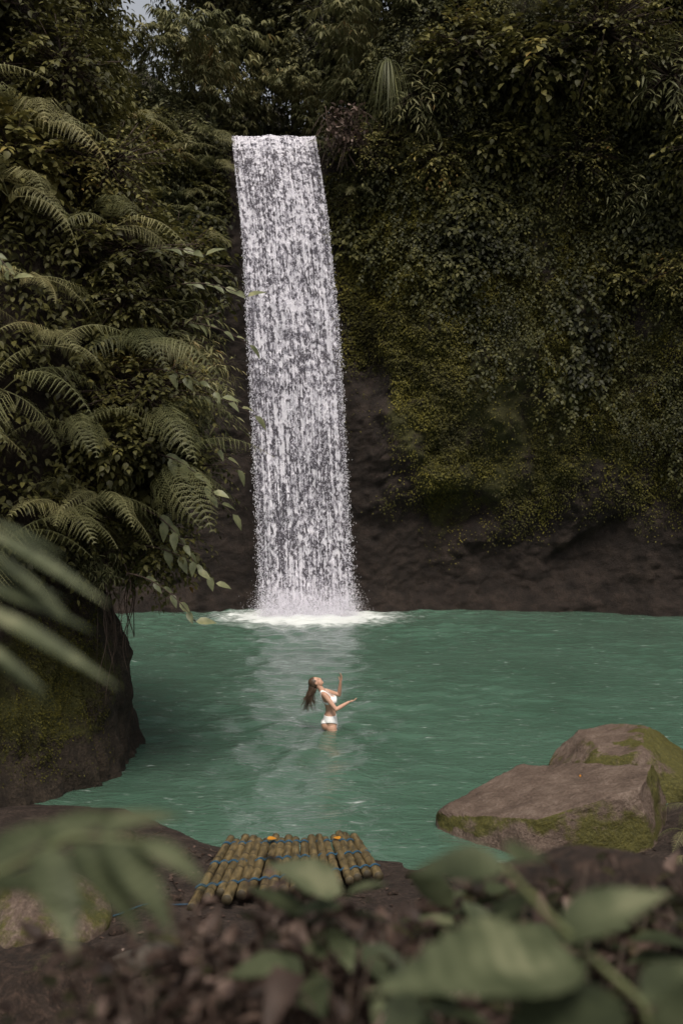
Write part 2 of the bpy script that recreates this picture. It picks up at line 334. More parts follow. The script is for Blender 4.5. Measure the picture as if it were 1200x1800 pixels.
# ------------------------------------------------------------------ waterfall
def wf_mat():
    m, nt, nd, lk = newmat("falling_water")
    au = nd.new('ShaderNodeAttribute'); au.attribute_name = "fu"
    av = nd.new('ShaderNodeAttribute'); av.attribute_name = "fv"
    al = nd.new('ShaderNodeAttribute'); al.attribute_name = "tone"
    cb = nd.new('ShaderNodeCombineXYZ'); lk.new(au.outputs['Fac'], cb.inputs[0]); lk.new(av.outputs['Fac'], cb.inputs[1]); lk.new(al.outputs['Fac'], cb.inputs[2])
    def noise(sc, stretch, det, dis=0):
        mp = nd.new('ShaderNodeMapping'); mp.inputs['Scale'].default_value = stretch; lk.new(cb.outputs[0], mp.inputs[0])
        n = nd.new('ShaderNodeTexNoise'); n.inputs['Scale'].default_value = sc; n.inputs['Detail'].default_value = det; n.inputs['Roughness'].default_value = .55; n.inputs['Distortion'].default_value = dis
        lk.new(mp.outputs[0], n.inputs['Vector']); return n.outputs['Fac']
    a = noise(1, (8.6, 4.6, 5), 4, .7)
    bfine = noise(1, (16, .45, 5), 3)
    big = noise(1, (1.6, .4, 5), 2)
    def madd(x, k, y):
        q = nd.new('ShaderNodeMath'); q.operation = 'MULTIPLY_ADD'; q.inputs[1].default_value = k; lk.new(x, q.inputs[0])
        if isinstance(y, (int, float)): q.inputs[2].default_value = y
        else: lk.new(y, q.inputs[2])
        return q.outputs[0]
    sm = madd(a, 1.15, madd(bfine, .80, madd(big, .35, -.65)))
    ae = nd.new('ShaderNodeAttribute'); ae.attribute_name = "edge"
    sm = madd(ae.outputs['Fac'], -.22, sm)
    rr = ramp(nd, [(.44, g(.07)), (.51, g(.40)), (.61, g(.97))]); lk.new(sm, rr.inputs[0])
    d = nd.new('ShaderNodeBsdfPrincipled'); d.inputs['Roughness'].default_value = .5
    rcol = ramp(nd, [(.42, (.50, .47, .57)), (.62, (.93, .90, .95))]); lk.new(sm, rcol.inputs[0]); lk.new(rcol.outputs[0], d.inputs['Base Color'])
    bp = nd.new('ShaderNodeBump'); bp.inputs['Strength'].default_value = .4; bp.inputs['Distance'].default_value = .10; lk.new(sm, bp.inputs['Height']); lk.new(bp.outputs[0], d.inputs['Normal'])
    tl = nd.new('ShaderNodeBsdfTranslucent'); tl.inputs['Color'].default_value = (.88, .86, .93, 1)
    m1 = nd.new('ShaderNodeMixShader'); m1.inputs[0].default_value = .2; lk.new(d.outputs[0], m1.inputs[1]); lk.new(tl.outputs[0], m1.inputs[2])
    tr = nd.new('ShaderNodeBsdfTransparent')
    m2 = nd.new('ShaderNodeMixShader'); lk.new(rr.outputs[0], m2.inputs[0]); lk.new(tr.outputs[0], m2.inputs[1]); lk.new(m1.outputs[0], m2.inputs[2])
    o = nd.new('ShaderNodeOutputMaterial'); lk.new(m2.outputs[0], o.inputs[0]); return m
M_fall = wf_mat()
M_drop = simple("water_drop", (.85, .82, .9), (.95, .93, .98), 5, .4, 0)
def wf_pt(u, t):
    xl = np.interp(t, [0, .2, .5, .8, 1], [-3.68, -3.30, -3.02, -2.75, -2.62]); xr = np.interp(t, [0, .15, .4, .7, 1], [-.86, -.5, -.08, .16, .42])
    z = 15.98*(1-t) - .05 + .05*np.sin(u*3.1)*(1-t) + .05*(1-t)*vnoise(u*9, 1, 1)
    y = 33.35 - .75*np.sqrt(np.clip(t, 0, 1)) 
    return xl + (xr-xl)*u, y, z
Vs = []; Fs = []; U = []; Vt = []; L = []; E = []; off = 0
for li in range(3):
    nu, nv = 70, 260
    u, t = np.meshgrid(np.linspace(0, 1, nu), np.linspace(0, 1, nv))
    x, y, z = wf_pt(u, t)
    spread = .05*t*(li-1)
    x = x + (u-.5)*spread*2; y = y + (li-1)*(.05+.18*t) + .10*fbm(x*2.5, z*.8, li*7, 3)*(.3+t)
    Vs.append(np.stack([x, y, z], -1).reshape(-1, 3)); Fs.append(gridF(nu, nv)+off); off += nu*nv
    U.append((u*3.0).ravel()); Vt.append((15.75*t**.8*1.15).ravel()); L.append(np.full(nu*nv, li*3.7))
    e = 1 - np.clip(np.minimum(u, 1-u)/.08, 0, 1); E.append((e*(.2+1.1*t) - .25*sstep(.06, 0, t) + (li != 1)*.45 + .10*t - .3*sstep(.9, 1, t)).ravel())
fall = build("waterfall", np.concatenate(Vs), np.concatenate(Fs), M_fall, {"fu": np.concatenate(U), "fv": np.concatenate(Vt), "tone": np.concatenate(L), "edge": np.concatenate(E)}, True)
top(fall, "tall white curtain waterfall dropping into the green pool", "waterfall")
OCT = (np.array([(0, 0, 1.), (1, 0, 0), (0, 1, 0), (-1, 0, 0), (0, -1, 0), (0, 0, -1)]), np.array([(0, 1, 2), (0, 2, 3), (0, 3, 4), (0, 4, 1), (5, 2, 1), (5, 3, 2), (5, 4, 3), (5, 1, 4)]))
N = 12000
t = R.uniform(0.02, 1, N)**.7; u = R.uniform(0, 1, N); ed = R.rand(N) < .35
u = np.where(ed, np.where(R.rand(N) < .5, R.normal(0.01, .006+.02*t, N), .99+R.normal(0, .006+.025*t, N)), u)
x, y, z = wf_pt(u, t); y = y - np.abs(R.normal(0, .12+.15*t, N))
P = np.stack([x, y, z], -1)
Ns = 26000
a = R.uniform(0, 6.28, Ns); rr_ = np.abs(R.normal(0, 1, Ns))
Ps = np.stack([-1.08+R.uniform(-1.55, 1.55, Ns)+np.cos(a)*rr_*.28, 32.45+np.sin(a)*rr_*.4-.2, np.abs(R.normal(0, .55, Ns))*np.exp(-rr_*.3)], -1)
P = np.concatenate([P, Ps]); S = np.concatenate([R.uniform(.004, .010, N), R.uniform(.004, .010, Ns)])
st = np.concatenate([R.uniform(1.5, 5, N), np.ones(Ns)])
V = P[:, None] + OCT[0][None]*S[:, None, None]*np.stack([np.ones_like(st), np.ones_like(st), st], -1)[:, None]
F = OCT[1][None] + (np.arange(len(P))*6)[:, None, None]
spray = build("spray", V.reshape(-1, 3), F.reshape(-1, 3), M_drop); spray.parent = fall; spray["kind"] = "stuff"

# ------------------------------------------------------------------ cliff vegetation
def cliff_normals(x, z):
    e = .15
    dx = (cliffY(x+e, z)-cliffY(x-e, z))/(2*e); dz = (cliffY(x, z+e)-cliffY(x, z-e))/(2*e)
    return nrmz(np.stack([dx, -np.ones_like(x), dz], -1))
acc = Acc()
N = 64000
x = R.uniform(-13, 19, N); z = R.uniform(3, 21.5, N)
lim = np.interp(x, [-.8, 0, 2, 4.5, 7, 11, 19], [13.4, 13.0, 11.8, 10.0, 8.2, 5.4, 3.5]) + 1.3*vnoise(x*.7, z*.5, 2.2)
dens = sstep(lim-1.5, lim+1.8, z)*sstep(-.75, -.2, x)
dl = sstep(9.5, 12, z + 1.0*vnoise(x*.8, z*.8, 6))*sstep(-3.75, -4.3, x)
dens = np.maximum(dens, dl) * (z < ztop(x)+.3) * (.25+.75*sstep(-.35, .15, fbm(x*.55, z*.55, 3.3, 3)))
k = R.rand(N) < dens
x, z = x[k], z[k]
nn = cliff_normals(x, z); bulge = np.clip(fbm(x*.7, z*.6, 11, 3), -.2, 1)*.5 + R.uniform(0, .25, len(x))
P = np.stack([x, cliffY(x, z), z], -1) + nn*bulge[:, None]
D = nn*.6 + np.array([0, 0, -.55]) + R.normal(0, .4, P.shape)
pp, dd, nm, ss = twigs(P, D, .42, 5, .15, .4)
ss = ss*(1+.5*np.repeat(vnoise(x*.5, z*.5, 8), 5))
add_leaves(acc, LEAF_LO, pp, dd, nm + np.repeat(nn, 5, 0)*.6, ss)
ivy = acc.make("cliff_creeper", [M_ivy]); top(ivy, "dense leafy creepers hanging over the cliff face", "creeper", kind="stuff")
acc = Acc(); N = 250000
x = R.uniform(-.8, 15, N); z = R.uniform(1.2, 15, N)
dens = np.clip(mossmask(x, z), 0, 1)*(.06+.94*sstep(-.3, .3, fbm(x*.9, z*.4, 4.4, 5)+.10))
k = R.rand(N) < dens; x, z = x[k], z[k]; nn = cliff_normals(x, z)
P = np.stack([x, cliffY(x, z), z], -1) + nn*R.uniform(0, .09, len(x))[:, None]
D = nn*.6 + np.array([0, 0, -.7]) + R.normal(0, .4, P.shape)
add_leaves(acc, KITE, P, D, nn+np.array([0, 0, .8])+R.normal(0, .3, P.shape), R.uniform(.03, .09, len(P))*(1+.6*sstep(7, 12, z)))
mossy = acc.make("cliff_moss", [M_moss]); top(mossy, "yellow green moss and tiny plants on the rock face", "moss", kind="stuff")
acc = Acc(); N = 16000
x = R.uniform(-16, 16, N); s_ = R.uniform(0, 1, N)**1.5*16
k = ~((x > -3.75) & (x < -.8) & (s_ < 5)); x, s_ = x[k], s_[k]
z0 = ztop(x); P = np.stack([x, cliffY(x, z0)+s_, z0 + s_*.36*sstep(0, 6, s_)], -1) + np.stack([0*x, 0*x, R.uniform(0, 1.3, len(x))*(.5+.5*vnoise(x, s_, 1))], -1)
D = R.normal(0, .7, P.shape) + np.array([0, -.5, .3])
pp, dd, nm, ss = twigs(P, D, .6, 6, .2, .5); add_leaves(acc, LEAF, pp, dd, nm, ss)
ug = acc.make("undergrowth", [M_tree]); top(ug, "tangled jungle undergrowth along the cliff edge", "undergrowth", kind="stuff")

# ------------------------------------------------------------------ trees
def make_tree(name, seed, H, cr, nclu, leaf=.22, lean=0.0, tmpl=LEAF):
    rg = np.random.RandomState(seed)
    root = bpy.data.objects.new(name, None); COL.objects.link(root)
    a = Acc(); n = 12; tt = np.linspace(0, 1, n)
    path = np.stack([lean*tt**2*H + .15*np.sin(tt*5+seed), .15*np.cos(tt*4+seed), tt*H], -1); path[:, :2] -= path[0, :2]
    V, F = tube(path, .17*(1-tt*.75)*(H/8), 10); a.add(V, F)
    cc = np.array([lean*H, 0, H*.80])
    C = []
    while len(C) < nclu:
        q = rg.uniform(-1, 1, 3)
        if .35 < np.linalg.norm(q) < 1 and rg.rand() < .4 + .6*(vnoise(q[0]*2.2+seed, q[1]*2.2, q[2]*2.2) > -.1): C.append(cc + q*np.array([cr, cr, cr*.85]))
    C = np.array(C)
    for c in C[::4]:
        i = rg.randint(5, n-1); p0 = path[i]; mid = (p0+c)/2 + np.array([0, 0, .25*cr*rg.rand()])
        q = np.linspace(0, 1, 6)[:, None]; bp = (1-q)**2*p0 + 2*q*(1-q)*mid + q*q*c
        V, F = tube(bp, np.linspace(.05, .012, 6)*H/8, 6); a.add(V, F)
    tr = a.make("trunk", [M_bark], True); tr.parent = root
    a = Acc()
    PP = np.repeat(C, 9, 0) + rg.normal(0, cr*.13, (len(C)*9, 3))
    D = nrmz(PP-cc)*.7 + rg.normal(0, .6, PP.shape) + np.array([0, 0, -.15])
    pp, dd, nm, ss = twigs(PP, D, cr*.26, 8, leaf, .45, rg); add_leaves(a, tmpl, pp, dd, nm, ss, rng=rg)
    cw = a.make("crown", [M_tree]); cw.parent = root
    return root
T = [make_tree("jungle_tree", 11, 7, 2.4, 85, .2), make_tree("jungle_tree", 12, 9, 2.8, 100, .22, .1), make_tree("jungle_tree", 13, 6, 2.2, 75, .16, -.1), make_tree("jungle_tree", 14, 10, 3.0, 100, .25)]
spots = [(-12, 2), (-10.4, 1.2), (-6.0, 10.5), (-5.2, 5.2), (-3.8, 8), (-2.2, 10), (-1.2, 6.5), (.3, 9), (-.1, 3.2), (1.2, 5), (2.6, 1.4), (4.2, 3.5), (5.5, .8), (7.2, 2.5), (9, .6), (10.8, 2.2), (12.5, .8), (2.5, 9), (-.6, 14), (4, 14), (8, 8), (1.5, 18), (-2.6, 19)]
used = set()
for i, (x, s_) in enumerate(spots):
    src = T[(i*7+i//4) % 4]; loc = hillP(x, s_) + np.array([0, 0, -.3]); sc = R.uniform(.85, 1.2)
    if id(src) not in used:
        used.add(id(src)); ob = src; ob.location = loc; ob.scale = (sc,)*3; ob.rotation_euler = (0, 0, R.uniform(0, 6))
    else: ob = copy_thing(src, loc, R.uniform(0, 6.28), sc)
    top(ob, "dense dark green jungle tree on the cliff top", "tree", "jungle trees above the waterfall")

def make_bamboo(seed, H):
    rg = np.random.RandomState(seed); root = bpy.data.objects.new("bamboo_plant", None); COL.objects.link(root)
    a = Acc(); b = Acc()
    for c in range(5):
        tt = np.linspace(0, 1, 14); az = rg.uniform(3.4, 6.0); r0 = rg.uniform(0, .3)
        path = np.stack([r0*np.cos(az)+np.cos(az)*tt**2.6*H*.35, r0*np.sin(az)+np.sin(az)*tt**2.6*H*.35, H*(tt-.28*tt**3.5)], -1)
        V, F = tube(path, .035*(1-.85*tt), 6); a.add(V, F)
        for k in range(34):
            f = rg.uniform(.3, 1); p = np.array([np.interp(f, tt, path[:, j]) for j in range(3)])
            d = rg.normal(0, 1, 3); d[2] = -.1*abs(d[2]); d /= np.linalg.norm(d); q = p + d*rg.uniform(.2, .9)
            n = 8; ang = np.linspace(-1.3, 1.3, n); sd = np.cross(d, [0, 0, 1.]); sd /= np.linalg.norm(sd)+1e-6
            for off_ in (0, .3):
                D = d*np.cos(ang)[:, None] + sd*np.sin(ang)[:, None] + np.array([0, 0, -.45])+rg.normal(0, .12, (n, 3))
                add_leaves(b, LEAFN, np.repeat((q+d*off_)[None], n, 0), D, np.tile([0, 0, 1.], (n, 1))+rg.normal(0, .2, (n, 3)), rg.uniform(.28, .46, n), rng=rg)
    s1 = a.make("culm", [M_stem], True); s1.parent = root; s2 = b.make("foliage", [M_fern]); s2.parent = root
    return root
B = [make_bamboo(3, 6.0), make_bamboo(4, 7.0)]
for i, (x, s_, dz) in enumerate([(-4.6, 2.0, 0), (-2.9, 5.0, -.5), (-.8, 2.0, 0), (.5, .8, -1.2), (-6.3, 1.5, 0), (1.3, 2.4, -1), (-1.8, 6.5, 0), (2.6, .3, -2), (-8.6, 1.2, 0), (-3.8, 3.6, -.3), (-.2, 3.6, -.3), (-5.5, 3.4, 0)]):
    loc = hillP(x, s_) + np.array([0, 0, dz])
    if i < 2: ob = B[i]; ob.location = loc
    else: ob = copy_thing(B[i % 2], loc, R.uniform(-.8, .8), R.uniform(.7, 1.05))
    top(ob, "arching bamboo with drooping fans of narrow leaves", "bamboo", "bamboo clumps at the cliff edge")

a = Acc(); n = 90
az = R.uniform(0, 6.28, n)
for i in range(n):
    tt = np.linspace(0, 1, 9); Ln = R.uniform(1.1, 2.2); el = R.uniform(.2, 1.3); sp_ = R.uniform(.15, .5)
    c = np.stack([np.cos(az[i])*tt*Ln*sp_, np.sin(az[i])*tt*Ln*sp_, Ln*(el*.4*tt-1.15*tt**2)], -1)
    sd = np.array([-np.sin(az[i]), np.cos(az[i]), 0])*.022; w = (1-tt**3)[:, None]
    V = np.concatenate([c-sd*w, c+sd*w]); F = [(j, j+1, j+10, j+9) for j in range(8)]
    a.add(V, F, R.rand()*.5)
pan = a.make("pandanus_plant", [M_fern]); pan.location = (1.4, 30.9, 17.3); top(pan, "strap leaved plant drooping from the cliff edge", "plant")
a = Acc()
for i in range(60):
    p0 = np.array([-.6+R.uniform(0, 1.2), 32.9+R.uniform(-.2, .3), 16.4+R.uniform(-.4, .3)]); tt = np.linspace(0, 1, 6)[:, None]
    d = np.array([R.uniform(-.7, .9), -.3, R.uniform(-1.2, .1)])
    V, F = tube(p0 + d*tt + np.array([0, 0, -.5])*tt**2 + R.normal(0, .03, (6, 3)), .012, 4); a.add(V, F)
P = np.stack([R.uniform(-.5, .8, 260), R.uniform(32.3, 32.9, 260), R.uniform(15.3, 16.7, 260)], -1)
add_leaves(a, LEAF, P, R.normal(0, 1, P.shape)+[0, 0, -.7], R.normal(0, 1, P.shape), R.uniform(.1, .25, 260), m=1)
ob = a.make("dry_roots", [M_twig, M_dead]); top(ob, "reddish dry roots and dead leaves beside the waterfall lip", "roots")

# ------------------------------------------------------------------ shrubs
def make_shrub(seed, Rr, ntw, nl, leaf, tmpl, mat, droop=.4, name="shrub"):
    rg = np.random.RandomState(seed)
    root = bpy.data.objects.new(name, None); COL.objects.link(root)
    D = nrmz(rg.normal(0, 1, (ntw, 3))+np.array([0, -.35, .05])); P = D*rg.uniform(.25, .75, (ntw, 1))*Rr
    a = Acc(); b = Acc()
    pp, dd, nm, ss = twigs(P, D+rg.normal(0, .35, D.shape), Rr*.5, nl, leaf, droop, rg); add_leaves(a, tmpl, pp, dd, nm, ss, rng=rg)
    for i in range(0, ntw, 3):
        V, F = tube(np.stack([np.zeros(3), P[i]*.6+[0, 0, .05], P[i], P[i]+D[i]*Rr*.35+[0, 0, -.05*Rr]]), np.array([.02, .014, .009, .004])*Rr, 5); b.add(V, F)
    s1 = b.make("stem", [M_twig], True); s1.parent = root; s2 = a.make("foliage", [mat]); s2.parent = root
    return root
SH = [make_shrub(21, 1.0, 200, 8, .13, LEAF, M_shrub), make_shrub(22, .9, 160, 7, .16, LEAFW, M_shrub), make_shrub(23, 1.1, 230, 9, .10, LEAF, M_shrub), make_shrub(24, .8, 120, 7, .2, LEAFN, M_fern)]
PC = (-5.70, 14.8)
def prad(z): return np.interp(z, [-1, 0, .6, 1.5, 2.6, 3.4, 4.5, 6.5, 8, 9.5, 12, 15], [2.80, 2.58, 2.36, 2.25, 2.2, 2.5, 2.9, 3.0, 2.6, 2.1, 1.7, 1.2])
def ppoint(phi, z, off=0):
    r = prad(z) + off + .22*fbm(np.cos(phi)*2.2, np.sin(phi)*2.2, z*.7, 4) + .22*np.abs(vnoise(phi*9, z*.35, 2)) * sstep(3.8, 1, z) + .06*fbm(phi*14, z*3, 4, 3)
    return np.stack([PC[0]+np.sin(phi)*r, PC[1]-np.cos(phi)*r, z+0*phi], -1)
ph, zz = np.meshgrid(np.linspace(0, 2*np.pi, 400, endpoint=True), np.linspace(-1, 15, 340))
V = ppoint(ph, zz)
V[:, -1] = V[:, 0]
mo = .25*np.exp(-(((V[..., 0]+4.0)/1.05)**2 + ((zz-1.4)/1.15)**2)**2)*(np.cos(ph) > 0) *2 - .30 + .15*sstep(3, 5, zz)
pil = build("mossy_rock_pillar", V.reshape(-1, 3), gridF(400, 340), M_pillar, {"moss": mo.ravel()}, True)
top(pil, "dark root covered rock pillar with moss at the water", "rock")
a = Acc(); N = 50000; ph = R.uniform(-.7, 1.3, N); z = R.uniform(.2, 3, N); P = ppoint(ph, z)
k = R.rand(N) < np.exp(-(((P[:, 0]+4.0)/1.0)**2+((z-1.4)/1.05)**2)**2)*sstep(-.3, .3, fbm(P[:, 0]*2, z*2, 0, 3)+.2)
P = P[k]; nn = np.stack([np.sin(ph[k]), -np.cos(ph[k]), 0*P[:, 0]], -1)
add_leaves(a, KITE, P, nn*.5+[0, 0, -.6]+R.normal(0, .5, P.shape), nn+R.normal(0, .3, P.shape), R.uniform(.015, .04, len(P)), tone=R.uniform(.2, 1, len(P)))
ob = a.make("pillar_moss", [M_moss]); top(ob, "soft green moss patch on the rock pillar", "moss", kind="stuff")
a = Acc(); N = 5200; ph = R.uniform(-1.0, 2.2, N); z = 3.0+R.uniform(0, 1, N)*10
P = ppoint(ph, z); nn = np.stack([np.sin(ph), -np.cos(ph), 0*ph], -1); P = P+nn*(R.uniform(0, .35, N))[:, None]
pp, dd, nm, ss = twigs(P, nn*.7+[0, 0, -.4]+R.normal(0, .5, P.shape), .4, 7, .11, .4); add_leaves(a, LEAF, pp, dd, nm, ss, tone=R.uniform(0, .85, len(pp)))
ob = a.make("pillar_creeper", [M_shrub]); top(ob, "leafy creepers covering the upper rock pillar", "creeper", kind="stuff")
usedS = set()
def put_shrub(i, loc, sc, label, grp):
    src = SH[i % 4]
    if i % 4 not in usedS:
        usedS.add(i % 4); ob = src; ob.location = loc; ob.scale = (sc,)*3; ob.rotation_euler = (0, 0, R.uniform(-.7, .7))
    else: ob = copy_thing(src, loc, R.uniform(-.8, .8), sc)
    top(ob, label, "shrub", grp)
i = 0
for (phi, z, off, sc) in [(.9, 3.7, .1, .6), (1.2, 4.4, .4, .9), (1.1, 5.3, .5, .9), (1.3, 6.2, .5, 1.0), (1.1, 7.2, .5, .9), (.6, 8.2, .3, .8), (1.1, 8.4, .5, .8), (.2, 8.8, .0, .9), (.9, 9.6, .4, .8), (.2, 10.4, .1, 1.2), (-.3, 9.3, 0, 1.0), (1.5, 5.2, .5, .9), (1.5, 7.3, .3, .9), (.4, 11.8, 0, 1.2), (-.3, 11.5, 0, 1.2), (1.0, 3.1, .3, .5), (1.25, 3.3, .8, .7), (.6, 3.2, .05, .5), (1.3, 4.3, .9, .7), (1.3, 5.6, .9, .7), (1.0, 6.5, .6, .6), (.95, 4.6, .7, .6)]:
    put_shrub(i, ppoint(np.float64(phi), z, off), sc, "bushy green shrub growing from the rock pillar", "shrubs on the rock pillar"); i += 1
for (x, z, off, sc) in [(1.0, 15.5, .3, 1.3), (2.6, 17, .3, 1.7), (4.2, 18.2, .5, 1.9), (6.2, 17.6, .6, 1.8), (8.2, 18.3, .7, 2.0), (10.3, 17.0, .6, 2.0), (3.2, 14.9, .2, 1.1), (5.2, 15.4, .3, 1.3), (7.6, 14.8, .4, 1.4), (9.6, 13.8, .3, 1.4), (11.5, 14.5, .4, 1.8), (9.2, 11.0, .1, 1.0), (11, 11, .2, 1.3), (-5.2, 16.1, .2, 1.2), (-6.6, 15.5, .3, 1.4), (-4.6, 14.3, .2, .9), (-7.8, 16.4, .3, 1.4), (-5.6, 13.0, .2, 1.0), (-6.8, 12, .2, 1.2), (.2, 16.1, .1, .8), (.3, 14.0, 0, .6), (12.5, 12.6, .4, 1.6), (12.6, 17, .4, 2)]:
    put_shrub(i, (x, float(cliffY(np.float64(x), np.float64(z)))-off*.5, z), sc, "leafy shrub hanging from the mossy cliff", "shrubs on the cliff"); i += 1

# ------------------------------------------------------------------ ferns
def frond(rng, L=1.2, arch=.5):
    a = Acc(); npn = 19; T_ = np.linspace(.16, .985, npn)
    def C(t): return np.array([0, L*(t - .12*t*t), L*(arch*t - (arch+.30)*t*t)])
    path = np.array([C(t) for t in np.linspace(0, 1, 12)]); V, F = tube(path, np.linspace(.008, .002, 12), 4, False); a.add(V, F, .6)
    K = 12; P = []; D = []; Nn = []; S = []
    for t in T_:
        l = L*.25*max(.05, math.sin(math.pi*min(1, (t*.80+.17))))**1.1*rng.uniform(.85, 1.1)
        c = C(t); tg = nrmz(C(t+.01)-c); up = nrmz(np.cross(np.cross(tg, [0, 0, 1.]), tg)); 
        for sgn in (-1, 1):
            pd = nrmz(np.array([sgn, 0, 0]) + tg*.5 + up*(-.2) + rng.normal(0, .06, 3)); nrm_ = up + np.array([sgn*.12, 0, 0])
            q = (np.arange(K)+.5)/K
            for s2 in (-1, 1):
                ld = np.cross(pd, nrm_)*s2 + pd*.7
                pos = c + pd*(l*q)[:, None] - up*(l*.35*q**2)[:, None]
                P.append(pos); D.append(np.tile(ld, (K, 1))); Nn.append(np.tile(nrm_, (K, 1))); S.append(L*.019*(1-q*.8)*(l/(L*.27))**.4+.002)
            P.append((c)[None]); D.append(pd[None]-up*.12); Nn.append(nrm_[None]); S.append(np.array([-1*l]))
    P = np.concatenate(P); D = np.concatenate(D); Nn = np.concatenate(Nn); S = np.concatenate(S)
    mid = S < 0
    add_leaves(a, (KITE[0]*[.8, 1, .5], KITE[1]), P[~mid], D[~mid], Nn[~mid], S[~mid], tone=np.full((~mid).sum(), .5)+rng.normal(0, .10, (~mid).sum()))
    add_leaves(a, (KITE[0]*[.05, 1, 1.2], KITE[1]), P[mid], D[mid], Nn[mid], -S[mid], tone=np.full(mid.sum(), .6))
    return np.concatenate(a.V), np.concatenate(a.F), np.concatenate(a.T)
def make_fern(seed, nf, L):
    rg = np.random.RandomState(seed); a = Acc()
    for i in range(nf):
        V, F, Tn = frond(rg, L*rg.uniform(.7, 1.2), rg.uniform(.1, .65))
        az = -math.pi/2 + (i/(nf-1)-.45)*3.3 + rg.normal(0, .2); ro = rg.normal(0, .35)
        Mx = (Matrix.Rotation(az-math.pi/2, 3, 'Z') @ Matrix.Rotation(ro, 3, 'Y') @ Matrix.Rotation(rg.normal(-.05, .22), 3, 'X'))
        V = V @ np.array(Mx).T; a.add(V, F, np.clip(Tn + rg.normal(.08, .28), 0.1, .98))
    return a.make("fern_plant", [M_fern])
FE = [make_fern(31, 7, 1.35), make_fern(32, 7, 1.15), make_fern(33, 6, 1.5), make_fern(34, 7, 1.2), make_fern(35, 6, 1.4)]
uf = set()
def put_fern(i, loc, sc, rz, label, grp, rx=0, ry=0):
    src = FE[i % 5]
    if i % 5 not in uf: uf.add(i % 5); ob = src; ob.location = loc; ob.scale = (sc,)*3
    else: ob = copy_thing(src, loc, rz, sc)
    ob.rotation_euler = (rx, ry, rz)
    top(ob, label, "fern", grp)
i = 0
for (phi, z, off) in [(.55, 7.6, .6), (.3, 6.3, .6), (.15, 5.2, .6), (.35, 3.9, .6), (.75, 4.9, .7), (.95, 5.9, .9), (.75, 3.7, .6), (.1, 7.2, .6), (.6, 6.6, .7), (1.1, 4.2, 1.1), (0, 4.4, .5), (.35, 8.8, .5), (.05, 9.6, .4), (-.1, 6.0, .5), (.5, 5.4, .7), (.9, 7.2, .9), (.1, 3.4, .4), (.85, 4.2, .9), (.25, 7.9, .6), (.5, 3.3, .5), (.7, 8.6, .6), (.65, 5.9, .8), (.3, 4.7, .7), (-.05, 8.3, .5), (1.0, 5.1, 1.1)]:
    put_fern(i, ppoint(np.float64(phi), z+R.normal(0, .12), off), R.uniform(.7, 1.1), phi*.7+R.normal(0.1, .25), "feathery green fern with arching fronds on rock pillar", "ferns on the rock pillar", R.normal(0, .12), R.normal(.05, .12)); i += 1
for (x, z, sc) in [(-4.4, 15.9, 1.1), (-5.4, 15.2, 1.2), (-6.5, 16.2, 1.3), (-5.0, 14.2, 1.0), (-6.2, 13.6, 1.2), (-4.5, 12.6, .9), (-.3, 15.6, .9), (.5, 14.2, .9), (-5.6, 12.0, 1), (-7.4, 14.8, 1.2), (-4.2, 15.0, 1), (-4.8, 13.3, 1)]:
    put_fern(i, (x, float(cliffY(np.float64(x), np.float64(z)))-.5, z), sc, R.normal(0, .3), "yellowish fern growing beside the waterfall", "ferns beside the waterfall"); i += 1
for (x, y, z, sc) in [(3.75, 10.9, .3, .35), (3.55, 10.3, .25, .3), (4.1, 11.6, .35, .4)]:
    put_fern(i, (x, y, z), sc, 0, "small fern tuft beside the boulder", "fern tufts by the boulder"); i += 1

def make_branch(seed, n=9):
    rg = np.random.RandomState(seed); a = Acc(); tt = np.linspace(0, 1, 10)
    path = np.stack([tt*1.1, -.15*tt, .12*tt-.5*tt**2], -1); V, F = tube(path, np.linspace(.012, .004, 10), 5); a.add(V, F, .5, 1)
    f = np.linspace(.25, 1, n); P = np.stack([np.interp(f, tt, path[:, j]) for j in range(3)], -1)
    sg = np.where(np.arange(n) % 2 == 0, 1, -1)
    D = np.stack([.9+0*f, sg*.5, -.45+sg*.3], -1)+rg.normal(0, .25, (n, 3)); Nn = np.array([.15, -.85, .8])+rg.normal(0, .25, (n, 3))
    add_leaves(a, leaf_t(.24, droop=.3), P, D, Nn, rg.uniform(.15, .28, n), rng=rg)
    return a.make("leafy_branch", [M_pale, M_twig])
BR = [make_branch(41), make_branch(42, 7), make_branch(43, 6)]
for j, (x, y, z, ry, rz) in enumerate([(-2.7, 13.2, 3.3, .1, 0), (-2.8, 13.0, 2.95, .2, -.2), (-2.5, 13.4, 4.2, .1, 0), (-2.6, 13.0, 5.6, .0, -.1), (-2.8, 12.8, 7.0, -.3, -.2), (-2.4, 13.4, 4.9, .2, .1), (-2.6, 13.0, 3.8, .4, -.3), (-4.4, 12.0, 6.9, .1, -.7), (-2.4, 13.6, 6.3, -.1, .2), (-2.5, 12.9, 4.5, .1, -.4), (-2.35, 13.2, 6.7, -.2, -.1), (-2.3, 13.4, 5.3, -.1, .1)]):
    ob = BR[j] if j < 3 else copy_thing(BR[j % 3], (0, 0, 0)); ob.location = (x, y, z); ob.rotation_euler = (0, ry, rz)
    top(ob, "drooping branch with pale green leaves over the pool", "branch", "pale leafy branches over the pool")
for j in range(14):
    a = Acc(); Ln = R.uniform(.8, 2.2); tt = np.linspace(0, 1, 16)
    path = np.stack([.06*np.sin(tt*7+j), .05*np.cos(tt*5+j), -tt*Ln], -1); V, F = tube(path, np.linspace(.011, .004, 16), 5); a.add(V, F)
    ob = a.make("hanging_root", [M_twig], True); ob.location = (-3.05+R.uniform(-.2, .22), 13.6+R.uniform(-.4, .4), 3.2+R.uniform(-.3, .3))
    top(ob, "thin brown aerial root dangling above the water", "root", "aerial roots hanging from the pillar")

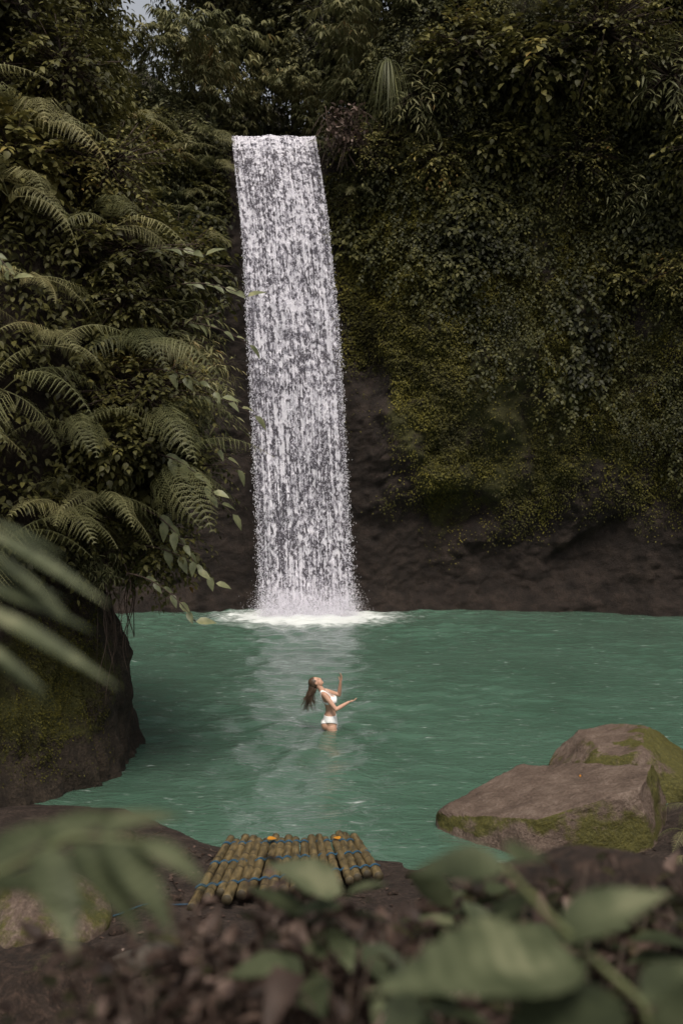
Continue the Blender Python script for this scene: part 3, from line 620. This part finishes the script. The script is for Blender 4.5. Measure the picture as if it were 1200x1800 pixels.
# ------------------------------------------------------------------ boulders
def rock(name, c, r, seed, mat, pw=.75, amp=.12, tilt=(0, 0, 0), moss=-.2, sub_=6, mfn=None, freq=1.3, planes=()):
    bm = bmesh.new(); bmesh.ops.create_icosphere(bm, subdivisions=sub_, radius=1)
    V = np.array([v.co[:] for v in bm.verts]); F = np.array([[v.index for v in f.verts] for f in bm.faces]); bm.free()
    V = np.sign(V)*np.abs(V)**pw
    V = V*np.array(r)
    n = nrmz(V)
    V = V + n*(fbm(V[:, 0]*freq+seed, V[:, 1]*freq, V[:, 2]*freq, 3)*amp)[:, None]
    for (pn, off) in planes:
        pn = nrmz(np.array(pn, float)); d_ = np.maximum(0, V @ pn - off); V = V - pn*(d_*.94)[:, None]
    V = V + n*(fbm(V[:, 0]*freq*3+seed, V[:, 1]*freq*3, V[:, 2]*freq*3, 5)*amp*.24)[:, None] - n*(np.abs(fbm(V[:, 0]*3+seed, V[:, 1]*3, V[:, 2]*3, 3))*amp*.2)[:, None]
    Mx = np.array(Matrix.Rotation(tilt[2], 3, 'Z') @ Matrix.Rotation(tilt[1], 3, 'Y') @ Matrix.Rotation(tilt[0], 3, 'X'))
    V = V @ Mx.T
    fn = np.zeros_like(V); fc = np.cross(V[F[:, 1]]-V[F[:, 0]], V[F[:, 2]]-V[F[:, 0]])
    for k_ in range(3): np.add.at(fn, F[:, k_], fc)
    fn = nrmz(fn); W = V + np.array(c)
    mo = mfn(W, fn) if mfn else np.full(len(V), moss)
    ob = build(name, V, F, mat, {"moss": mo}, True); ob.location = c
    return ob
def mf1(W, n): return np.where(n[:, 2] < .80, .16, -.28) + .25*fbm(W[:, 0]*1.8, W[:, 1]*1.8, W[:, 2]*1.8, 2) - .35*(W[:, 2] < .08)
def mf2(W, n): return .06 - .25*(n[:, 2] > .95) + .2*sstep(3.6, 4.2, W[:, 0]) + .15*fbm(W[:, 0]*2, W[:, 1]*2, W[:, 2]*2, 2)
ob = rock("boulder", (2.58, 11.9, .02), (1.50, 1.3, .95), 3, M_boulder, .60, .11, (0, 0, .05), mfn=mf1,
    planes=[((-.25, .0, 1), .49), ((-.85, -.75, .28), 1.08), ((.10, -1, .14), .98), ((.85, -.5, .2), 1.15), ((-.6, .75, .2), 1.0), ((.9, .4, .1), 1.2), ((.3, .5, .8), .84)]); top(ob, "large flat brown boulder with mossy front at waterline", "boulder")
ob = rock("boulder", (3.80, 13.5, .02), (1.0, .8, .80), 9, M_boulder, .70, .12, (0, 0, -.1), mfn=mf2,
    planes=[((-.20, -.12, 1), .62), ((-.65, -.15, .75), .68), ((.5, -.3, .8), .72), ((.1, -.9, .4), .70), ((.95, -.1, .15), .9), ((-.9, -.4, .3), .85)]); top(ob, "angular brown boulder topped with green moss", "boulder")
ob = rock("boulder", (-2.6, 8.7, .28), (.5, .55, .36), 14, M_boulder, .8, .1, moss=.12, sub_=5, planes=[((.5, -.3, .8), .33), ((-.4, -.5, .7), .36)]); top(ob, "mossy green rock on the muddy shore", "boulder")
ob = rock("boulder", (-2.3, 7.25, .28), (.62, .6, .36), 17, M_fgrock, .75, .12, moss=-.05, sub_=5, planes=[((.5, -.3, .8), .36), ((-.3, -.6, .7), .4)]); top(ob, "brown mossy rock on the muddy shore", "boulder")
ob = rock("boulder", (1.0, 2.6, 2.28), (1.25, .42, .72), 23, M_fgrock, .8, .16, (0, .02, 0), moss=-.08, freq=2.2); top(ob, "dark mossy rock covered with fallen leaves", "boulder")
ob = rock("boulder", (-.13, 2.3, 2.42), (.45, .3, .46), 27, M_fgrock, .85, .10, moss=-.2, freq=3.5, sub_=5); top(ob, "rough reddish brown rock with dry plants", "boulder")
ob = rock("stone", (2.45, 11.5, .47), (.09, .06, .045), 31, M_fgrock, .8, .02, sub_=3); top(ob, "small dark stone lying on the flat boulder", "stone")
ob = rock("boulder", (5.6, 14.3, .1), (.8, .7, .35), 41, M_fgrock, .8, .12, sub_=5); top(ob, "dark wet rock at the edge of the pool", "boulder")
for j, (x, y, s_) in enumerate([(-1.75, 10.6, .12), (-2.0, 10.0, .09), (-1.55, 9.3, .08), (-2.4, 11.0, .14), (.75, 10.2, .10), (1.0, 10.35, .13), (-1.9, 8.5, .07), (-1.2, 8.4, .06), (-1.6, 8.1, .09), (.5, 9.6, .07)]):
    ob = rock("stone", (x, y, float(groundZ(np.float64(x), np.float64(y)))+s_*.2), (s_, s_*.8, s_*.55), 60+j, M_fgrock, .8, s_*.3, sub_=3, freq=6); top(ob, "small dark stone on the muddy shore", "stone", "stones on the shore")

a = Acc(); N = 1300; x = R.uniform(-3, 4.5, N); y = R.uniform(5.2, 11.2, N); P = np.stack([x, y, groundZ(x, y)+.015], -1)
k = y < yshore(x)-.3; P = P[k]; n = len(P)
add_leaves(a, LEAF, P, R.normal(0, 1, (n, 3))*[1, 1, .12], np.array([0, 0, 1.])+R.normal(0, .25, (n, 3)), R.uniform(.03, .08, n))
for j in range(140):
    q = P[R.randint(n)]; d = R.normal(0, 1, 3)*[1, 1, .08]; d /= np.linalg.norm(d); V, F = tube(np.stack([q, q+d*.12, q+d*.25+[0, 0, .01]]), .005, 4); a.add(V, F, .3)
ob = a.make("leaf_litter", [M_dead]); top(ob, "fallen brown leaves and twigs scattered on the mud", "leaf litter", kind="stuff")

def bank_plant(name, seed, c, w, h, ntw, leaf, mats, label, mixd):
    rg = np.random.RandomState(seed); a = Acc()
    base = np.stack([rg.uniform(-w, w, ntw), rg.uniform(-.15, .15, ntw), rg.uniform(-.35, -.2, ntw)], -1)
    tip = base*[1.1, 1, 0] + np.stack([rg.normal(0, .06, ntw), rg.normal(0, .06, ntw), h*rg.uniform(-.1, 1, ntw)*(1-.5*(base[:, 0]/w)**2)], -1)
    for b0, t0 in zip(base, tip):
        V, F = tube(np.stack([b0, (b0+t0)/2+rg.normal(0, .015, 3), t0]), np.array([.004, .003, .002]), 4); a.add(V, F, .4, 2)
    pp, dd, nm, ss = twigs(tip-[0, 0, .06], rg.normal(0, .5, tip.shape)+[0, 0, .6], .12, 5, leaf, .2, rg)
    sel = rg.rand(len(pp)) < mixd
    add_leaves(a, LEAF, pp[~sel], dd[~sel], nm[~sel], ss[~sel], m=0, rng=rg)
    if sel.sum(): add_leaves(a, leaf_t(.3, droop=.6, fold=.7), pp[sel], dd[sel], rg.normal(0, 1, (sel.sum(), 3)), ss[sel]*.8, m=1, rng=rg)
    ob = a.make(name, mats); ob.location = c; top(ob, label, "plant", "low plants on the near bank"); return ob
bp_ = [M_fgd, M_dead, M_twig]; bq_ = [M_fg, M_dead, M_twig]
bank_plant("bank_plant", 51, (-.13, 1.7, 3.13), .22, .15, 130, .05, bp_, "withered reddish brown plant with curled leaves", .85)
bank_plant("bank_plant", 52, (.28, 2.0, 3.05), .32, .16, 110, .06, bp_, "low dark brown plant with dry leaves on bank", .6)
bank_plant("bank_plant", 53, (.85, 2.1, 3.00), .40, .13, 120, .07, bp_, "low dark brown plant with dry leaves on bank", .5)
bank_plant("bank_plant", 54, (.60, 1.5, 3.10), .35, .06, 70, .06, bp_, "low dark brown plant with dry leaves on bank", .5)
bank_plant("bank_plant", 55, (.08, 1.4, 3.15), .25, .08, 80, .045, bp_, "withered brown plant with curled pinkish leaves", .7)
bank_plant("bank_plant", 56, (1.45, 2.3, 2.92), .40, .12, 100, .07, bp_, "low dark green and brown plant on the bank", .35)
bank_plant("bank_plant", 57, (-.62, 1.35, 3.10), .18, .05, 30, .06, bp_, "low dark green plant on the bank", .2)
bank_plant("bank_plant", 58, (.05, 1.6, 3.28), .13, .04, 7, .11, bq_, "small green leafy plant on the bank", .1)
bank_plant("bank_plant", 59, (.42, 1.9, 3.16), .14, .05, 7, .11, bq_, "small green leafy plant on the bank", .1)

# ------------------------------------------------------------------ bamboo raft
raft = bpy.data.objects.new("bamboo_raft", None); COL.objects.link(raft); raft.location = (-.5, 10.2, .2)
top(raft, "weathered bamboo raft tied with blue rope at shore", "raft")
NP = 18
def rxy(q, fy):
    f = q/(NP-1); xb = -1.22+f*1.36; xf = -1.34+f*1.70; yf = 9.15+.60*f; yb = 11.1
    return xf+(xb-xf)*fy, yf+(yb-yf)*fy, .26-.11*fy
for j in range(NP):
    r = R.uniform(.040, .050); tt = np.linspace(0, 1, 41); rad = np.full(41, r); rad[R.randint(2, 8)::9] *= 1.13
    e0, e1 = R.uniform(-.10, .05), R.uniform(.88, 1.10)
    p0 = np.array(rxy(j+R.uniform(-.12, .12), e0)); p1 = np.array(rxy(j+R.uniform(-.12, .12), e1)); p0[2] += R.uniform(-.01, .02); p1[2] += R.uniform(-.01, .02)
    path = p0 + (p1-p0)*tt[:, None]; path[:, 2] += R.uniform(-.01, .02)*np.sin(tt*3.1)
    V, F = tube(path-np.array(raft.location), rad, 14); ring = (np.arange(len(F))//14); k0 = int(np.argmax(rad > r*1.05)); mi = np.where((ring < 40) & ((ring-k0) % 9 == 0), 1, 0); mi[-14:] = 1
    ob = build("bamboo_pole", V, F, [M_bamboo, M_node], None, True, mi); ob.parent = raft
for fy in (.12, .48, .82):
    a = Acc()
    for dy in (0, .016):
        path = []
        for q in np.linspace(-.5, NP-.5, 240):
            x_, y_, z_ = rxy(q, fy+dy)
            path.append((x_, y_, z_+.030+.024*abs(math.cos(q*math.pi))))
        V, F = tube(np.array(path)-np.array(raft.location), .006, 6); a.add(V, F)
    ob = a.make("rope", [M_rope], True); ob.parent = raft; ob["label"] = "blue nylon lashing rope"
xr = np.linspace(-2.6, -1.3, 30); yr = 8.6 + .12*np.sin(xr*3)+ (xr+2.6)*.32
V, F = tube(np.stack([xr, yr, groundZ(xr, yr)+.02], -1), .008, 6); a = Acc(); a.add(V, F); ob = a.make("rope", [M_rope], True); top(ob, "thin blue rope lying on the muddy ground", "rope")
for (x, y, z, rz) in [(-.80, 10.75, .26, .4), (-.02, 10.75, .26, 2.2), (-2.35, 9.2, .3, 1.1), (2.85, 11.9, .60, .7)]:
    a = Acc(); add_leaves(a, LEAF_HI, np.zeros((1, 3)), np.array([[math.cos(rz), math.sin(rz), .1]]), np.array([[0, -.2, 1.]]), np.array([.11])); ob = a.make("fallen_leaf", [M_yel]); ob.location = (x, y, z)
    top(ob, "fallen orange yellow leaf", "leaf", "fallen yellow leaves")
V, F = tube(np.stack([np.linspace(-.02, .4, 8), np.linspace(-.2, .25, 8), np.full(8, .0)], -1), [.10, .105, .11, .108, .105, .11, .105, .1], 16)
mi = np.zeros(len(F), int); mi[-16:] = 1
ob = build("cut_log", V, F, [M_bark, M_log], None, True, mi); ob.location = (-1.78, 7.75, groundZ(np.float64(-1.7), np.float64(7.8))+.08); top(ob, "short cut log with pale end on the mud", "log")

# ------------------------------------------------------------------ foreground plants
def leaf_at(acc, base, tip, nrm_, tmpl=LEAF_HI, tone=.6, m=0):
    base = np.array(base, float); tip = np.array(tip, float); L_ = np.linalg.norm(tip-base)
    V, F, k = scatter(tmpl, base[None], (tip-base)[None], np.array([nrm_], float), np.array([L_]))
    pat = np.tile([-.05, .30, .0], k//3) + np.repeat(np.where(np.arange(k//3) % 2 == 0, .14, -.14), 3)
    acc.add(V, F, tone+pat, m)
a = Acc()
stem = np.array([(.38, 1.0, 2.98), (.355, 1.06, 3.32), (.33, 1.09, 3.44), (.26, 1.11, 3.50), (.215, 1.11, 3.545), (.18, 1.11, 3.585)])
q = np.linspace(0, 5, 26); stem = np.stack([np.interp(q, range(6), stem[:, j]) for j in range(3)], -1)
V, F = tube(stem, np.linspace(.005, .003, 26), 8); a.add(V, F, .6, 1)
W = leaf_t(.25, rows=tuple(np.linspace(0, 1, 21)), fold=.3, droop=.16, wave=.05, tip=1.25)
leaf_at(a, (.265, 1.08, 3.485), (.035, 1.0, 3.53), (.05, -.25, 1), W, .75)
leaf_at(a, (.185, 1.11, 3.58), (.075, 1.12, 3.585), (.05, -.45, 1), W, .45)
leaf_at(a, (.24, 1.11, 3.50), (.370, 1.13, 3.565), (-.2, -.25, .9), W, .75)
leaf_at(a, (.19, 1.12, 3.585), (.25, 1.20, 3.575), (.1, -.3, 1), W, .35)
leaf_at(a, (.345, 1.06, 3.38), (.385, 1.04, 3.51), (-.6, -.5, .3), W, .4)
leaf_at(a, (.30, 1.09, 3.45), (.14, .96, 3.44), (0, -.3, 1), W, .1)
leaf_at(a, (.215, 1.11, 3.545), (.14, 1.14, 3.50), (0, -.3, 1), W, .1)
leaf_at(a, (.33, 1.09, 3.44), (.42, 1.15, 3.47), (0, -.3, 1), W, .2)
ob = a.make("leafy_sprig", [M_fg, M_stem], True); top(ob, "leafy green sprig with broad oval leaves on bank", "plant")
a = Acc()
stem = np.array([(-.62, .95, 2.7), (-.50, .98, 3.3), (-.38, 1.0, 3.6), (-.27, 1.0, 3.655), (-.2, 1.0, 3.65)]); q = np.linspace(0, 4, 26); stem = np.stack([np.interp(q, range(5), stem[:, j]) for j in range(3)], -1)
V, F = tube(stem, np.linspace(.005, .0025, 26), 8); a.add(V, F, .5, 1)
Wn = leaf_t(.18, rows=tuple(np.linspace(0, 1, 25)), fold=.3, droop=.2, wave=.12, tip=1.2)
for bse, tp, tn in [((-.21, 1.0, 3.65), (-.125, .96, 3.635), .6), ((-.24, 1.0, 3.655), (-.15, .93, 3.60), .2), ((-.24, 1, 3.655), (-.165, 1.1, 3.665), .7), ((-.30, 1, 3.645), (-.24, .9, 3.60), .5), ((-.3, 1, 3.645), (-.22, 1.12, 3.665), .3), ((-.37, 1, 3.61), (-.33, .9, 3.57), .4), ((-.37, 1, 3.61), (-.30, 1.12, 3.66), .5), ((-.27, 1, 3.65), (-.18, .93, 3.60), .0), ((-.34, .98, 3.62), (-.22, .94, 3.62), .1), ((-.4, .98, 3.60), (-.29, 1.0, 3.62), .4)]:
    leaf_at(a, bse, tp, (0, -.1, 1), Wn, tn+.1)
ob = a.make("leafy_sprig", [M_fg, M_stem], True); top(ob, "green compound leaf with toothed leaflets on stem", "plant")
a = Acc()
stem = np.array([(-.62, 1.1, 2.8), (-.56, 1.15, 3.6), (-.47, 1.2, 3.95), (-.42, 1.2, 3.96)]); q = np.linspace(0, 3, 20); stem = np.stack([np.interp(q, range(4), stem[:, j]) for j in range(3)], -1)
V, F = tube(stem, np.linspace(.006, .003, 20), 8); a.add(V, F, .5, 1)
Wl = leaf_t(.05, rows=tuple(np.linspace(0, 1, 15)), fold=.3, droop=.14)
for bse, tp, tn in [((-.43, 1.2, 3.955), (-.27, 1.16, 3.885), .9), ((-.43, 1.2, 3.935), (-.31, 1.16, 3.86), .4), ((-.44, 1.2, 3.915), (-.33, 1.2, 3.88), .6), ((-.45, 1.2, 3.87), (-.255, 1.14, 3.795), 1), ((-.46, 1.2, 3.90), (-.29, 1.18, 3.85), .4), ((-.45, 1.2, 3.83), (-.34, 1.15, 3.78), .8), ((-.48, 1.2, 3.85), (-.34, 1.2, 3.75), .2), ((-.42, 1.2, 3.965), (-.33, 1.2, 3.93), .5)]:
    leaf_at(a, bse, tp, (0, -.6, .8), Wl, tn)
ob = a.make("leafy_sprig", [M_fg, M_stem], True); top(ob, "long narrow green leaflets of a fern frond", "plant")

# ------------------------------------------------------------------ person
def sphere_v(c, r, ax=None, nu=20, nv=12):
    th, ph = np.meshgrid(np.linspace(0, 2*np.pi, nu, endpoint=False), np.linspace(0, np.pi, nv))
    V = np.stack([np.cos(th)*np.sin(ph), np.sin(th)*np.sin(ph), np.cos(ph)], -1).reshape(-1, 3)*np.array(r)
    if ax is not None: V = V @ np.array(ax)
    F = []
    for i in range(nv-1):
        for j in range(nu):
            k = (j+1) % nu; F.append((i*nu+j, (i+1)*nu+j, (i+1)*nu+k, i*nu+k))
    return V+np.array(c), np.array(F)
def limb(acc, pts, rad):
    pts = np.array(pts, float); n = len(pts); q = np.linspace(0, n-1, (n-1)*6+1)
    path = np.stack([np.interp(q, range(n), pts[:, j]) for j in range(3)], -1); rr = np.interp(q, range(n), rad)
    V, F = tube(path, rr, 14); acc.add(V, F)
    for c, r in zip(pts, rad): V, F = sphere_v(c, (r,)*3, nu=14, nv=9); acc.add(V, F)
A = Acc()
sp = [(.02, .04, .085, .14), (.01, .12, .112, .168), (-.005, .19, .115, .175), (0, .27, .098, .155), (.012, .35, .080, .118), (.0, .43, .088, .128), (-.025, .51, .10, .145), (-.06, .58, .098, .155), (-.095, .64, .075, .15), (-.12, .675, .055, .10), (-.135, .70, .045, .05)]
sp = np.array(sp); q = np.linspace(0, len(sp)-1, 50); sp = np.stack([np.interp(q, range(len(sp)), sp[:, j]) for j in range(4)], -1)
th = np.arange(28)/28*2*np.pi; V = []
for x, z, rx, ry in sp: V.append(np.stack([x+rx*np.cos(th), ry*np.sin(th), z+0*th], -1))
V = np.concatenate(V); F = [(i*28+j, i*28+(j+1) % 28, (i+1)*28+(j+1) % 28, (i+1)*28+j) for i in range(49) for j in range(28)]
V = np.concatenate([V, [(sp[0, 0], 0, sp[0, 1]), (sp[-1, 0], 0, sp[-1, 1])]])
for j in range(0, 28, 2):
    F.append((1400, (j+2) % 28, j+1, j)); F.append((1401, 49*28+j, 49*28+j+1, 49*28+(j+2) % 28))
A.add(V, F)
for sy in (-1, 1):
    V, F = sphere_v((.045, sy*.07, .525), (.062, .06, .062)); A.add(V, F)
    V, F = sphere_v((-.065, sy*.075, .12), (.085, .08, .09)); A.add(V, F)
limb(A, [(-.12, 0, .66), (-.165, 0, .725), (-.205, 0, .775)], [.055, .047, .05])
u_ = np.array([-.80, 0, .60]); f_ = np.array([.60, 0, .80]); l_ = np.array([0, 1., 0]); H_ = np.array([-.235, 0, .81]); AX = np.array([f_, l_, u_])
def hp(f, l, u): return H_ + f_*f + l_*l + u_*u
for c, r in [((-.01, 0, .025), (.093, .076, .09)), ((.03, 0, -.035), (.062, .058, .072)), ((.065, 0, -.083), (.022, .024, .02)), ((.092, 0, -.012), (.016, .011, .022)), ((.078, 0, .02), (.018, .045, .012)), ((.085, 0, -.05), (.01, .02, .009)), ((0, .077, 0), (.018, .008, .028)), ((0, -.077, 0), (.018, .008, .028))]:
    V, F = sphere_v(hp(*c), r, AX); A.add(V, F)
limb(A, [(.02, -.09, .08), (.05, -.095, -.12), (.07, -.10, -.34), (.03, -.10, -.55), (-.02, -.10, -.80)], [.092, .08, .056, .05, .036])
limb(A, [(.0, .09, .08), (-.0, .095, -.12), (-.02, .10, -.36), (-.07, .10, -.55), (-.14, .10, -.80)], [.092, .08, .056, .05, .036])
limb(A, [(-.04, -.10, -.83), (.05, -.10, -.85), (.13, -.10, -.865)], [.036, .034, .02]); limb(A, [(-.16, .10, -.83), (-.07, .10, -.85), (.01, .10, -.865)], [.036, .034, .02])
def arm(S_, E_, W_, side, fd, pn, curl):
    S_, E_, W_ = map(np.array, (S_, E_, W_)); limb(A, [S_, (S_+E_)/2, E_, E_*.6+W_*.4, W_], [.05, .042, .034, .034, .022])
    fd = nrmz(np.array(fd, float)); pn = np.array(pn, float); pn = nrmz(pn - fd*np.dot(pn, fd)); lat = np.cross(fd, pn)
    V, F = sphere_v(W_+fd*.045, (.045, .036, .015), np.array([fd, lat, pn])); A.add(V, F)
    for k, (o_, ln) in enumerate([(-.027, .068), (-.009, .078), (.009, .074), (.027, .058)]):
        b_ = W_+fd*.075+lat*o_; d1 = nrmz(fd+lat*o_*5+pn*curl*.25*(1+k*.3)); d2 = nrmz(d1+pn*curl*(.6+.2*k))
        p1 = b_+d1*ln*.5; p2 = p1+d2*ln*.5; limb(A, [b_-d1*.02, b_, p1, p2], [.0095, .0095, .0085, .007])
    b_ = W_+fd*.02-lat*.03; d1 = nrmz(fd*.7-lat*.8+pn*.3); d2 = nrmz(fd-lat*.25+pn*.4); limb(A, [b_+lat*.02, b_, b_+d1*.035, b_+d1*.035+d2*.03], [.012, .012, .0105, .008])
arm((-.085, -.165, .635), (.10, -.22, .41), (.31, -.13, .515), -1, (.9, .15, .22), (0, .3, 1), .5)
arm((-.075, .165, .635), (.15, .24, .56), (.175, .14, .80), 1, (.15, -.1, 1), (-.9, -.4, 0), .5)
tmp = A.make("person_base", [M_skin])
md = tmp.modifiers.new("r", 'REMESH'); md.mode = 'VOXEL'; md.voxel_size = .0058; md.use_smooth_shade = True
ms = tmp.modifiers.new("s", 'SMOOTH'); ms.factor = .5; ms.iterations = 4
dg = bpy.context.evaluated_depsgraph_get(); me = bpy.data.meshes.new_from_object(tmp.evaluated_get(dg))
person = bpy.data.objects.new("person", me); COL.objects.link(person); bpy.data.objects.remove(tmp)
me.materials.clear(); me.materials.append(M_skin)
for pl in me.polygons: pl.use_smooth = True
PL = (-.19, 16.7, 0); person.location = PL
top(person, "woman in white bikini standing hip deep, head tilted back", "person")
nv = len(me.vertices); co = np.empty(nv*3); me.vertices.foreach_get("co", co); co = co.reshape(-1, 3); no = np.empty(nv*3); me.vertices.foreach_get("normal", no); no = no.reshape(-1, 3)
faces = [p_.vertices[:] for p_ in me.polygons]
def cloth(name, sel, offs):
    fs = [f for f in faces if all(sel[i_] for i_ in f) and len(f) == 4]
    idx = sorted({i_ for f in fs for i_ in f}); mp_ = {v_: k_ for k_, v_ in enumerate(idx)}
    par = list(range(len(idx)))
    def find(a_):
        while par[a_] != a_: par[a_] = par[par[a_]]; a_ = par[a_]
        return a_
    for f in fs:
        r0 = find(mp_[f[0]])
        for i_ in f[1:]: par[find(mp_[i_])] = r0
    cnt = {}
    for f in fs: cnt[find(mp_[f[0]])] = cnt.get(find(mp_[f[0]]), 0)+1
    best = max(cnt, key=cnt.get); fs = [f for f in fs if find(mp_[f[0]]) == best]
    idx = sorted({i_ for f in fs for i_ in f}); mp_ = {v_: k_ for k_, v_ in enumerate(idx)}
    V = co[idx] + no[idx]*offs; F = np.array([[mp_[i_] for i_ in f] for f in fs])
    ob = build(name, V, F, M_white, None, True); ob.parent = person
    sd = ob.modifiers.new("t", 'SOLIDIFY'); sd.thickness = .006; sd.offset = 0
    return ob
x, y, z = co.T
cloth("bikini_bottom", (z > .125 - .06*(np.abs(y) < .05) + .05*(np.abs(y)/.17)**2) & (z < .280) & (x > -.25) & (np.abs(y) < .19) & (x < .15), .005)
torso = (np.abs(y) < .158)
band = torso & (z > .470) & (z < .510) & (x < .16)
cups = torso & (x > -.02) & (z > .470) & (z < .60 - .8*(np.abs(np.abs(y)-.08))) & (x < .14)
strap = (np.abs(np.abs(y)-.08) < .016) & (z > .49) & (z < .72) & (x > -.21) 
cloth("bikini_top", band | cups | strap, .005)
A = Acc(); V, F = sphere_v(hp(-.022, 0, .034), (.094, .084, .094), AX, 30, 20)
loc = (V - hp(0, 0, 0)) @ AX.T; keep = (loc[:, 0] < .045 + .25*(loc[:, 2]-.04)); F = np.array([f for f in F if all(keep[list(f)])]); A.add(V, F)
for j in range(110):
    a_ = R.uniform(-1, 1); r_ = R.uniform(-.06, .07)
    p0 = hp(-.07+R.normal(0, .012), a_*.06, r_); zend = R.uniform(.30, .58); xb = -.36+R.normal(0, .035)-.01*abs(a_)
    p1 = np.array([p0[0]-.035, p0[1]*1.2, p0[2]-.10]); p2 = np.array([xb, a_*.085, .6]); p3 = np.array([xb+R.normal(.0, .05), a_*.07+R.normal(0, .02), zend])
    P4 = np.array([p0, p1, p2, p3]); tq = np.linspace(0, 1, 12)[:, None]
    path = (1-tq)**3*P4[0]+3*(1-tq)**2*tq*P4[1]+3*(1-tq)*tq**2*P4[2]+tq**3*P4[3]; path[:, 0] += .008*np.sin(tq[:, 0]*14+j)
    V, F = tube(path, np.linspace(.008, .0015, 12), 5); A.add(V, F)
ob = A.make("hair", [M_hair], True); ob.parent = person; ob["label"] = "long wet brown hair hanging down"
for sy in (-1, 1):
    A = Acc(); V, F = sphere_v(hp(.076, sy*.03, .003), (.006, .015, .004), AX); A.add(V, F); ob = A.make("eye", [M_eye], True); ob.parent = person
A = Acc(); V, F = sphere_v(hp(.092, 0, -.05), (.006, .02, .007), AX); A.add(V, F); ob = A.make("mouth", [M_lip], True); ob.parent = person

# ------------------------------------------------------------------ light, world, camera
w = bpy.data.worlds.new("World"); scene.world = w; w.use_nodes = True; nt = w.node_tree; nd = nt.nodes; lk = nt.links
bg = nd['Background']; sky = nd.new('ShaderNodeTexSky'); sky.sky_type = 'NISHITA'; sky.sun_disc = False
EL, AZ = math.radians(60), math.radians(172)
sky.sun_elevation = EL; sky.sun_rotation = AZ; sky.dust_density = 3.0
hs = nd.new('ShaderNodeHueSaturation'); hs.inputs['Saturation'].default_value = .22; lk.new(sky.outputs[0], hs.inputs['Color']); lk.new(hs.outputs[0], bg.inputs[0])
bg.inputs[1].default_value = .15
sun = bpy.data.lights.new("sun", 'SUN'); sun.energy = 3.0; sun.angle = math.radians(24); sun.color = (1, .91, .80)
so = bpy.data.objects.new("sun", sun); COL.objects.link(so)
d = Vector((math.sin(AZ)*math.cos(EL), math.cos(AZ)*math.cos(EL), math.sin(EL)))
so.rotation_euler = d.to_track_quat('Z', 'Y').to_euler()
cam = bpy.data.cameras.new("camera"); co_ = bpy.data.objects.new("camera", cam); COL.objects.link(co_)
co_.location = (0, 0, 4); co_.rotation_euler = (math.radians(90), 0, 0)
cam.sensor_fit = 'VERTICAL'; cam.sensor_height = 36; cam.lens = 35; cam.shift_y = -34/1800; cam.clip_end = 500; cam.clip_start = .05
cam.dof.use_dof = True; cam.dof.focus_distance = 17; cam.dof.aperture_fstop = 2.0
scene.camera = co_
scene.view_settings.view_transform = 'Standard'; scene.view_settings.look = 'None'; scene.view_settings.exposure = 0
